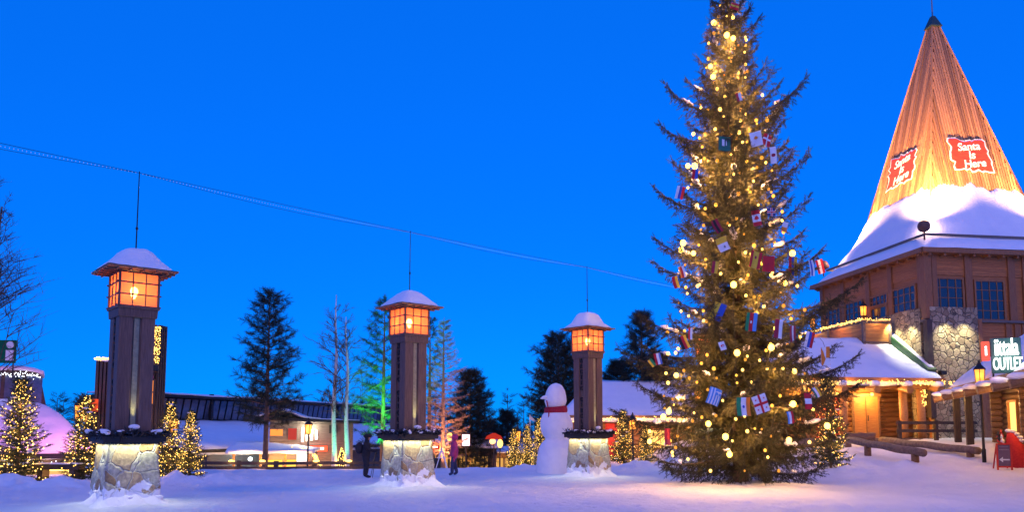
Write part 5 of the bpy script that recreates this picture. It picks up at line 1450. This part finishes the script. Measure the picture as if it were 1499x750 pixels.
# ------------------------------------------------------------------ middle: long hall with glazed roof band
ha, hb = Vector((-24.5, 52, 0)), Vector((-12.6, 82, 0)); hd = (hb - ha).normalized(); hn = Vector((hd.y, -hd.x, 0))
HL = (hb - ha).length; hang = math.atan2(hd.y, hd.x)
LH = thing('long_hall', 'long low hall with a snowy roof and a dark glazed band along its ridge', 'building', (ha.x, ha.y, -1.8), hang)
# local: x along, y<0 towards the square
m = MB(); m.sheet(lambda u, v: (-3 + (HL + 3) * u, -7.6 + 7.4 * v, 2.85 + 1.65 * v + .1 * mnoise.noise((u * 14, v * 3, 0)) - .2 * math.exp(-v * 16)), [i / 50 for i in range(51)], [j / 16 for j in range(17)], .4)
m.build('snow_layer', SNOW, LH, smooth=True)
m = MB(); m.box((HL / 2, 2.5, 4.55), (HL, 5, 3.3))
m.beam((-.2, -.45, 6.1), (HL, -.45, 6.1), .9, .16); m.beam((-.2, -.2, 4.42), (HL, -.2, 4.42), .3, .16)
cl = m.build('glazed_band', M['black'], LH)
n = 44
for i in range(n):
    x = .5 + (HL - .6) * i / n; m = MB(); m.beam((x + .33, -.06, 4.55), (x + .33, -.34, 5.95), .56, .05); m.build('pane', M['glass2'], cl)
m = MB()
for i in range(4): m.box((6 + 8 * i, -.35, 5.2), (.22, .24, 2.4))
m.build('downpipe', M['black'], cl)
m = MB(); m.sheet(lambda u, v: (-.3 + (HL + .3) * u, -.85 + 5.5 * v, 6.28 + .12 * mnoise.noise((u * 14, v * 2, 5)) + .12 * (1 - math.exp(-v * 8))), [i / 40 for i in range(41)], [j / 6 for j in range(7)], .1)
m.build('snow_cap', SNOW, LH, smooth=True)
m = MB(); m.box((HL / 2, -3.4, 1.4), (HL + 2, 6.4, 2.8)); m.build('wall', M['grey_board'], LH)
m = MB(); m.beam((-3, -7.6, 2.52), (HL, -7.6, 2.52), .14, .2); m.build('gutter', M['black'], LH)
def lh_part(x, w, h, mat, name, z=1.2):
    m = MB(); m.box((x, -6.68, z), (w, .1, h)); return m.build(name, mat, LH)
lh_part(6.2, .8, 1.9, pbr('teal_door', (.10, .22, .25), (.14, .28, .3), scale=4), 'door'); lh_part(4.6, .5, 1.1, glow('pink_lit', (1, .08, .12), .9), 'lit_poster', 1.3)
lh_part(9.5, 1.6, .8, WARMWIN, 'window', 1.4); lh_part(13.5, 1.6, .8, WARMWIN, 'window', 1.4)
for x, c, w in ((2.2, (.6, .9, 1), 260), (7.8, WARM, 160), (11.5, AMBER, 160)): lamp('POINT', (x, -7.3, 1.9), w, c, LH, .1)
for x, mt in ((2.2, BULB_W), (7.8, BULB)):
    m = MB(); m.lump((x, -7.2, 1.9), (.16, .12, .13), 0, 0, (8, 6)); m.build('wall_lamp', mt, LH)

# timber cabin in front of the hall
p = at(455, 690, 49); CB = thing('timber_cabin', 'two storey grey timber cabin with lit signs and a snowy roof, before the long hall', 'cabin', (p.x, p.y, -1.6), R(12))
kk = 49 / F_PX; zc = at(455, 616, 49).z + 1.6
m = MB(); m.box((0, 2, zc / 2), (5.0, 4, zc)); m.build('wall', M['grey_board'], CB)
m = MB()
for i in range(int(zc / .22)): m.box((0, -.02, .11 + .22 * i), (5.04, .06, .2))
m.build('cladding', M['grey_board'], CB)
m = MB(); m.beam((-3.3, 1.8, zc + .1), (2.9, 1.8, zc - .1), 5.0, .16); rf = m.build('roof', M['black'], CB)
m = MB(); m.sheet(lambda u, v: (-3.3 + 6.2 * u, -.6 + 4.8 * v, zc + .22 - .2 * u + .55 * math.exp(-((u - .25) / .2) ** 2) * math.exp(-((v - .2) / .5) ** 2) + .08 * mnoise.noise((u * 6, v * 4, 2))), [i / 30 for i in range(31)], [j / 10 for j in range(11)], .12)
m.build('snow_cap', SNOW, rf, smooth=True)
def cbw(x, z, w, h, mat, name='window'):
    m = MB(); m.box((x, -.07, z), (w, .06, h)); return m.build(name, mat, CB)
cbw(-2.1, zc - .75, .75, .4, glow('orange_win', (1, .3, .06), 1.3)); cbw(-1.15, zc - .85, .5, .7, glow('red_win', (1, .1, .08), .5)); 
for i in range(4): cbw(-.55 + .28 * i, zc - .9, .16, .9 - .1 * i, M['white'], 'icicle_board')
cbw(1.3, zc - .55, .5, .5, M['black'])
s1 = cbw(.45, zc - 1.75, 1.05, .36, glow('red_sign_glow', (1, .12, .05), 1.6), 'lit_sign')
m = MB(); m.box((.45, -.12, zc - 1.75), (.62, .03, .16)); m.build('white_band', glow('white_sign_glow', (1, .85, .8), 2.5), s1)
cbw(-.55, zc - 2.15, .62, .95, glow('pink_white_sign', (1, .74, .66), 2.2), 'lit_sign')
cbw(-2.2, 1.0, 1.0, 1.5, glow('yellow_win', (1, .6, .08), 1.5), 'lit_doorway'); cbw(-1.2, 1.0, .6, 1.5, MATS['yellow_win'], 'lit_doorway')
m = MB(); m.lump((-.15, -.25, zc - .35), (.09, .09, .14), 0, 0); m.build('gable_lamp', BULB_W, CB)
for (x, y, z, w, c) in ((-.15, -.5, zc - .5, 150, (1, .9, .65)), (-2, -1, 1.7, 220, AMBER), (.45, -.6, zc - 1.8, 30, (1, .15, .05)), (-.55, -.7, zc - 2.1, 40, (1, .6, .5)), (2, -1.2, 1.2, 90, AMBER)): lamp('POINT', (x, y, z), w, c, CB, .12)
fairy('fairy_lights', 'rope of warm lights slanting down beside the timber cabin', [at(457, 662, 48), at(470, 682, 47.5)], 90, .05, at(460, 670, 48), seed=12, size=.03)
fairy('fairy_lights', 'warm fairy lights along the awning of the timber cabin', [at(406, 660, 46.5), at(447, 659, 46.5)], 160, .08, at(420, 660, 46.5), seed=13, size=.028)
T = thing('snowy_awning', 'canopy with a thick rounded snow load left of the timber cabin', 'canopy', (at(402, 690, 46.4).x, 46.4, -1.4), R(6))
zz_ = at(402, 661, 46.4).z + 1.4
m = MB(); m.sheet(lambda u, v: (-2.6 + 5.0 * u, -.9 + 2.4 * v, zz_ + .12 + .42 * v * (1 - .25 * u) * math.sin(min(1, 1.15 * (1 - u) + .1) * PI * .5) - .1 * math.exp(-v * 10) + .05 * mnoise.noise((u * 6, v * 4, 2))), [i / 30 for i in range(31)], [j / 10 for j in range(11)], .16)
m.build('snow_layer', SNOW, T, smooth=True)
m = MB(); m.box((-.1, 0, zz_ - .1), (4.9, 1.6, .1)); m.build('roof_board', M['dark_wood'], T)
for x in (-2.2, -.7, .7, 2.0):
    m = MB(); m.box((x, -.6, zz_ / 2 - .1), (.12, .12, zz_)); m.build('post', M['log'], T)
lamp('POINT', (1.2, -1.3, zz_ - .3), 160, AMBER, T, .1); lamp('POINT', (-1.4, -1.3, zz_ - .3), 110, WARM, T, .1)
# cone of lights
p = at(500, 690, 45.5)
T = thing('light_cone', 'small cone of warm lights on the snow left of the birch', 'light cone', (p.x, p.y, -.6))
m = MB(); m.lathe([(.42, 0), (.02, 1.55)], 10); m.build('frame', M['black'], T)
b = MB(); rn = random.Random(3)
for i in range(200):
    z = rn.random() ** 1.4 * 1.55; a = rn.random() * 6.28; r_ = .43 * (1 - z / 1.6) + .02; b.lathe([(.006, -.028), (.028, 0), (.006, .028)], 5, (r_ * math.cos(a), r_ * math.sin(a), z))
tag(b.build('bulbs', BULB_S, T), kind='stuff'); lamp('POINT', (0, -.6, .8), 30, AMBER, T, .2)

# dark rail fence along the edge of the square
fp = [at(x, 690, Y) for x, Y in ((296, 40), (350, 40), (404, 40), (460, 40.2), (515, 40.2), (585, 40.5))]
o = Vector((fp[2].x, fp[2].y, height(fp[2].x, fp[2].y)))
T = thing('rail_fence', 'low dark rail fence with small lamps on top, ending behind the second pillar', 'fence', o)
for q in fp:
    g = height(q.x, q.y)
    m = MB(); m.box((q.x - o.x, q.y - o.y, g - .08 - o.z), (.2, .2, 1.0)); m.build('post', M['dark_wood'], T)
m = MB()
for a, b in zip(fp, fp[1:]):
    for dz in (.06, .30):
        m.beam((a.x - o.x, a.y - .12 - o.y, height(a.x, a.y) + dz - o.z), (b.x - o.x, b.y - .12 - o.y, height(b.x, b.y) + dz - o.z), .1, .15)
m.build('rail', M['dark_wood'], T)
for x in (341, 386, 464, 512, 578):
    q = at(x, 680, 40.2); g = height(q.x, q.y)
    m = MB(); m.lump((q.x - o.x, q.y - .22 - o.y, g + .40 - o.z), (.16, .07, .06), 0, 0, (8, 5)); m.build('rail_lamp', BULB_S, T); lamp('POINT', (q.x - o.x, q.y - .6 - o.y, g + .34 - o.z), 6, AMBER, T, .08)

# ------------------------------------------------------------------ far stalls between second pillar and snowman
def stall(px, Y, w, label, sign=None, roofh=.8, py_eave=650, rot=0, lit=True, gcol=AMBER):
    p = at(px, 690, Y); ze = at(px, py_eave, Y).z; g = min(-.1, height(p.x, p.y)) - .2
    T = thing('market_hut', label, 'hut', (p.x, p.y, g), R(rot), 'little huts at the far side of the square'); h = ze - g
    m = MB(); m.box((0, 1.3, h / 2), (w, 2.4, h)); m.build('wall', M['log_dark'], T)
    m = MB(); m.sheet(lambda u, v: ((u - .5) * (w + .9) * (1 - .35 * (1 - abs(2 * v - 1))), -.5 + 3.6 * v, h + .06 + roofh * (1 - abs(2 * v - 1) ** 1.3) + .04 * mnoise.noise((u * 4, v * 3, px))), [i / 16 for i in range(17)], [j / 14 for j in range(15)], .16)
    m.build('snow_layer', SNOW, T, smooth=True)
    if lit:
        m = MB(); m.box((0, .06, h * .52), (w * .7, .06, h * .5)); m.build('lit_opening', glow('stall_glow', (1, .50, .12), .75), T)
        m = MB(); 
        for x in [-.35 + .7 * i / 8 for i in range(9)]: m.box((x * w, .02, h * .52), (.09 if (i := int(x * 100)) % 3 else .2, .08, h * .52))
        m.box((0, .0, h * .40), (w * .72, .1, .16))
        m.build('opening_bars', M['dark_wood'], T)
        lamp('POINT', (0, -.6, h * .6), 45, gcol, T, .12)
    return T
stall(690, 58, 3.6, 'hut with a snowy pyramid roof below the broad dark pine', py_eave=655, roofh=1.0)
stall(640, 57, 3.0, 'lit hut behind the pink lit larch, just right of the second pillar', py_eave=652, rot=10)
stall(738, 62, 4.2, 'long low lit hut at the far side, left of the far lit spruces', py_eave=662, roofh=.35)
stall(612, 60, 3.2, 'hut mostly hidden behind the second pillar', py_eave=642, roofh=.9)
stall(712, 64, 2.6, 'small hut under the red shade lantern', py_eave=664, roofh=.4)
p = at(682, 645, 53)
T = thing('light_sign', 'bright pink white glowing sign on a post behind the person in pink', 'sign', (p.x, p.y, -.3)); h = p.z + .3
m = MB(); m.box((0, 0, h), (.5, .14, .75)); m.build('lit_panel', glow('pink_panel', (1, .45, .5), 3.5), T); m = MB(); m.box((0, .09, h), (.58, .06, .83)); m.tube([(0, .1, -.3), (0, .1, h)], .05, 6); m.build('frame', M['metal'], T)
lamp('POINT', (0, -.5, h), 60, (1, .35, .45), T, .2)
p = at(676, 683, 51)
T = thing('lit_kiosk', 'small glowing yellow counter below the pink white sign', 'kiosk', (p.x + .2, p.y, height(p.x, p.y) - .1), R(8))
m = MB()
for x in (-.75, 0, .75): m.box((x, 0, .7), (.1, .6, 1.5))
m.box((0, 0, 1.48), (1.9, .8, .1)); m.box((0, 0, .75), (1.6, .5, .07)); m.build('frame', M['log'], T)
m = MB(); m.box((0, .2, .75), (1.5, .05, 1.35)); m.build('lit_back', glow('kiosk_glow', (1, .62, .16), 1.5), T); lamp('POINT', (0, -.7, .9), 30, AMBER, T, .1)
p = at(723, 641, 55)
T = thing('red_shade_lantern', 'lantern with a red shade on a post, left of the far lit spruces', 'lantern', (p.x, p.y, -.3)); h = p.z + .3
m = MB(); m.lathe([(.62, h - .12), (.5, h + .1), (.1, h + .3)], 14); m.build('lamp_shade', glow('red_shade', (1, .06, .04), .45), T)
m = MB(); m.lump((-.1, 0, h - .28), (.22, .22, .2), 0, 0); m.build('bulb', glow('orange_bulb', (1, .4, .12), 4, False), T); m = MB(); m.tube([(0, 0, -.3), (0, 0, h)], .05, 6); m.build('pole', M['metal'], T)
lamp('POINT', (-.1, -.4, h - .4), 30, (1, .3, .1), T, .1)
for px, py, lab in ((732, 650, 'small amber globe light on a post beside the red shade lantern'), (658, 640, 'amber globe light on a post between larch and pink sign'), (645, 655, 'amber globe light low on a post beside the larch'), (636, 636, 'amber globe light right against the second pillar')):
    p = at(px, py, 54); T = thing('globe_light', lab, 'globe light', (p.x, p.y, -.4), 0, 'amber globe lights among the far huts'); h = p.z + .4
    m = MB(); m.lump((0, 0, h), (.2, .2, .3), 0, 0); m.build('globe', glow('globe_glow', (1, .5, .12), 3, False), T); m = MB(); m.tube([(0, 0, -.2), (0, 0, h - .2)], .04, 6); m.build('pole', M['metal'], T)
    lamp('POINT', (0, -.4, h), 22, AMBER, T, .15)
p = at(636, 655, 50)
T = thing('round_red_sign', 'small red round sign beside the second pillar', 'sign', (p.x, p.y, -.3)); h = p.z + .3
m = MB(); m.lathe([(.34, -.03), (.34, .03)], 18); d = m.build('disc', glow('red_disc', (1, .06, .05), .5), T); d.location = (0, 0, h); d.rotation_euler = (PI / 2, 0, 0)
m = MB(); m.box((0, -.05, h), (.42, .02, .1)); m.build('white_bar', M['white'], T); m = MB(); m.tube([(0, .05, -.3), (0, .05, h)], .04, 6); m.build('pole', M['metal'], T)
# pale pole left of the snowman
p = at(776, 684, 50)
T = thing('white_pole', 'thin white pole with a small pale pennant behind the far lit spruces', 'pole', (p.x, p.y, height(p.x, p.y))); h = at(776, 608, 50).z - height(p.x, p.y)
m = MB(); m.tube([(0, 0, -.1), (0, 0, h)], [.04, .03], 6); m.build('shaft', M['white'], T)
m = MB(); m.sheet(lambda u, v: (.04 + .5 * u, .05 * math.sin(u * 6), h - .05 - .5 * u - .25 * v * (1 - u)), [i / 6 for i in range(7)], [0, .5, 1], .01); m.build('pennant', M['white'], T)

# ------------------------------------------------------------------ log cabin right of the third pillar
LC = thing('log_cabin', 'log cabin with a broad snowy roof, just left of the big decorated tree', 'cabin', (at(905, 690, 50).x, 50, -.1), R(8))
zl = at(905, 609, 50).z + .1
m = MB()
for i in range(int(zl / .28)):
    m.tube([(-3.2, 0, .14 + .28 * i), (7.5, 0, .14 + .28 * i)], .155, 8); m.tube([(-2.8, -.4, .28 + .28 * i), (-2.8, 5, .28 + .28 * i)], .155, 8)
m.build('log_wall', M['log'], LC, True)
m = MB(); m.box((2.3, 2.7, zl / 2), (10, 5.2, zl - .1)); m.build('wall', M['log_dark'], LC)
m = MB(); m.sheet(lambda u, v: (-3.9 + 11.8 * u + 2.9 * v * (1 - u), -.9 + 3.9 * v, zl + .1 + 2.35 * v - .22 * math.exp(-v * 12) + .06 * mnoise.noise((u * 8, v * 3, 4))), [i / 40 for i in range(41)], [j / 14 for j in range(15)], .3)
m.build('snow_layer', SNOW, LC, smooth=True)
m = MB(); m.beam((-3.8, -.85, zl - .08), (7.8, -.85, zl - .08), .14, .16); m.build('roof_edge', M['log_dark'], LC)
m = MB(); m.box((-.35, -.2, zl - 1.5), (1.0, .1, 2.0)); m.build('red_door', M['red'], LC)
m = MB(); m.box((2.6, -.2, 1.5), (1.3, .06, 1.1)); m.build('window', WARMWIN, LC)
fl = fairy('fairy_lights', 'warm fairy lights under the eave of the log cabin', [Vector((LC.location.x, 50, 0)) + Matrix.Rotation(R(8), 3, 'Z') @ Vector((x, -.95, zl - .25)) for x in (-3.6, 0, 4, 7)], 260, .07, (LC.location.x, 49, zl), seed=15, size=.028, drop=.15)
for x in (-2, 1, 4): lamp('POINT', (x, -1.4, zl - .4), 60, AMBER, LC, .12)
lamp('POINT', (-.35, -1.2, zl - 1.4), 25, (1, .3, .15), LC, .12)

# ------------------------------------------------------------------ people
def person(label, loc, rz, joints, edges, radii, zones, mats, head_c, hat=None, group=None):
    T = thing('person', label, 'person', loc, rz, group)
    me = bpy.data.meshes.new('body'); me.from_pydata(joints, edges, []); o = bpy.data.objects.new('body', me); COL.objects.link(o)
    s = o.modifiers.new('skin', 'SKIN'); s.use_smooth_shade = True
    for i, r_ in enumerate(radii): me.skin_vertices[0].data[i].radius = r_ if hasattr(r_, '__len__') else (r_, r_)
    me.skin_vertices[0].data[0].use_root = True
    b = o.modifiers.new('sub', 'SUBSURF'); b.levels = b.render_levels = 2
    bpy.context.view_layer.update()
    m2 = bpy.data.meshes.new_from_object(o.evaluated_get(bpy.context.evaluated_depsgraph_get()))
    bpy.data.objects.remove(o)
    m2.materials.clear()
    for q in mats: m2.materials.append(q)
    for f in m2.polygons: f.material_index = zones(f.center); f.use_smooth = True
    o = bpy.data.objects.new('body', m2); COL.objects.link(o); o.parent = T
    return T
SKIN = pbr('skin', (.42, .24, .18), (.46, .28, .21), scale=8, rough=.6)
DK = pbr('dark_coat', (.010, .010, .014), (.018, .018, .024), scale=14, bump=.3, rough=.85)
DK2 = pbr('dark_trousers', (.012, .013, .02), (.02, .02, .03), scale=14, bump=.3, rough=.85)
PK = pbr('pink_jacket', (.42, .03, .12), (.50, .05, .16), scale=14, bump=.3, rough=.8)
NV = pbr('navy_trousers', (.03, .035, .09), (.04, .05, .11), scale=14, bump=.3, rough=.85)
# local: faces +x
J = [(0, 0, .95), (.0, 0, 1.15), (.02, 0, 1.38), (.03, 0, 1.52), (.045, 0, 1.60), (.05, 0, 1.70), (.04, 0, 1.77),
     (0, .10, .88), (.02, .11, .50), (-.02, .11, .09), (.13, .12, .04),
     (0, -.10, .88), (.03, -.11, .50), (.0, -.11, .09), (.15, -.13, .04),
     (.02, .19, 1.42), (.08, .25, 1.16), (.26, .20, 1.08), (.36, .16, 1.10),
     (.02, -.19, 1.42), (.06, -.25, 1.16), (.24, -.20, 1.10), (.34, -.15, 1.12)]
Ed = [(0, 1), (1, 2), (2, 3), (3, 4), (4, 5), (5, 6), (0, 7), (7, 8), (8, 9), (9, 10), (0, 11), (11, 12), (12, 13), (13, 14), (2, 15), (15, 16), (16, 17), (17, 18), (2, 19), (19, 20), (20, 21), (21, 22)]
Ra = [(.17, .19), (.16, .18), (.15, .19), .07, .085, .105, .07, .12, .085, .065, .055, .12, .085, .065, .055, .085, .07, .055, .045, .085, .07, .055, .045]
p = at(535, 701, 32.4); g = height(p.x, p.y)
mn = person('person in dark winter clothes and cap standing beside a slim tripod, seen from the side', (p.x, p.y, g), R(12), J, Ed, Ra,
       lambda c: 2 if c.z > 1.56 and c.z < 1.76 and c.x > .07 else (1 if c.z < .85 else 0), [DK, DK2, SKIN], None)
mn.scale = (1.35, 1.3, 1)
m = MB(); m.lump((.045, 0, 1.72), (.13, .12, .10), 0, .05, (12, 8)); m.lump((.06, 0, 1.70), (.15, .11, .03), 1, .02, (12, 6)); m.build('cap', DK, mn, True)
m = MB(); m.lump((-.20, 0, 1.22), (.13, .17, .24), 2, .1, (12, 8)); m.build('backpack', DK2, mn, True)
tx, ty = p.x + .42, p.y - .05
T = thing('camera_tripod', 'slim dark tripod with a small camera in front of the person in black', 'tripod', (tx, ty, height(tx, ty)))
for a in (.3, 2.4, 4.5):
    m = MB(); m.tube([(0, 0, 1.05), (.34 * math.cos(a), .34 * math.sin(a), -.03)], [.016, .011], 6); m.build('leg', M['metal'], T)
m = MB(); m.tube([(0, 0, .8), (0, 0, 1.22)], .016, 6); m.box((0, 0, 1.08), (.08, .08, .07)); m.build('centre_column', M['metal'], T)
m = MB(); m.box((0, 0, 1.28), (.08, .14, .10)); m.tube([(.03, 0, 1.28), (.14, 0, 1.28)], .04, 10); m.build('camera_body', M['black'], T, bevel=.008)
J2 = [(a * .6 if i not in (10, 14) else a, b * .9, c * .97) for i, (a, b, c) in enumerate(J)]
for i, v in ((16, (.02, .23, 1.10)), (17, (.10, .22, .90)), (18, (.13, .21, .80)), (20, (.0, -.23, 1.10)), (21, (.07, -.22, .90)), (22, (.10, -.21, .80)), (8, (.10, .09, .50)), (9, (.10, .09, .1)), (10, (.22, .10, .04)), (12, (-.02, -.09, .50)), (13, (-.12, -.09, .12)), (14, (.0, -.10, .04))): J2[i] = v
p = at(665, 698, 34); g = height(p.x, p.y)
wm = person('person in a bright pink hooded jacket and dark trousers walking by the far huts', (p.x, p.y, g), R(200), J2, Ed, [(a[0] * .95, a[1] * .95) if hasattr(a, '__len__') else a * .95 for a in Ra],
       lambda c: 2 if c.z > 1.50 and c.x > .07 else (1 if c.z < .82 and abs(c.y) < .17 else 0), [PK, NV, SKIN], None)
wm.scale = (1.25, 1.2, 1)
m = MB(); m.lump((-.01, 0, 1.62), (.125, .125, .15), 3, .05, (12, 8)); m.build('hood', PK, wm, True)
# folding stand near the second pillar
p = at(646, 690, 40); g = height(p.x, p.y)
T = thing('folding_stand', 'pale folding trestle stand near the second pillar, left of the person in pink', 'stand', (p.x, p.y, g), R(10))
m = MB()
for y in (-.25, .25):
    m.beam((-.30, y, 0), (.02, y, 1.05), .04, .04); m.beam((.30, y, 0), (-.02, y, 1.05), .04, .04)
m.box((0, 0, .55), (.42, .56, .03)); m.build('frame', M['white'], T)
m = MB(); m.box((-.45, .3, .28), (.8, .5, .5)); T2 = m.build('crate', M['black'], None, bevel=.02); T2.location = (p.x, p.y, g)
tag(T2, 'black box on the snow beside the pale trestle stand', 'crate')
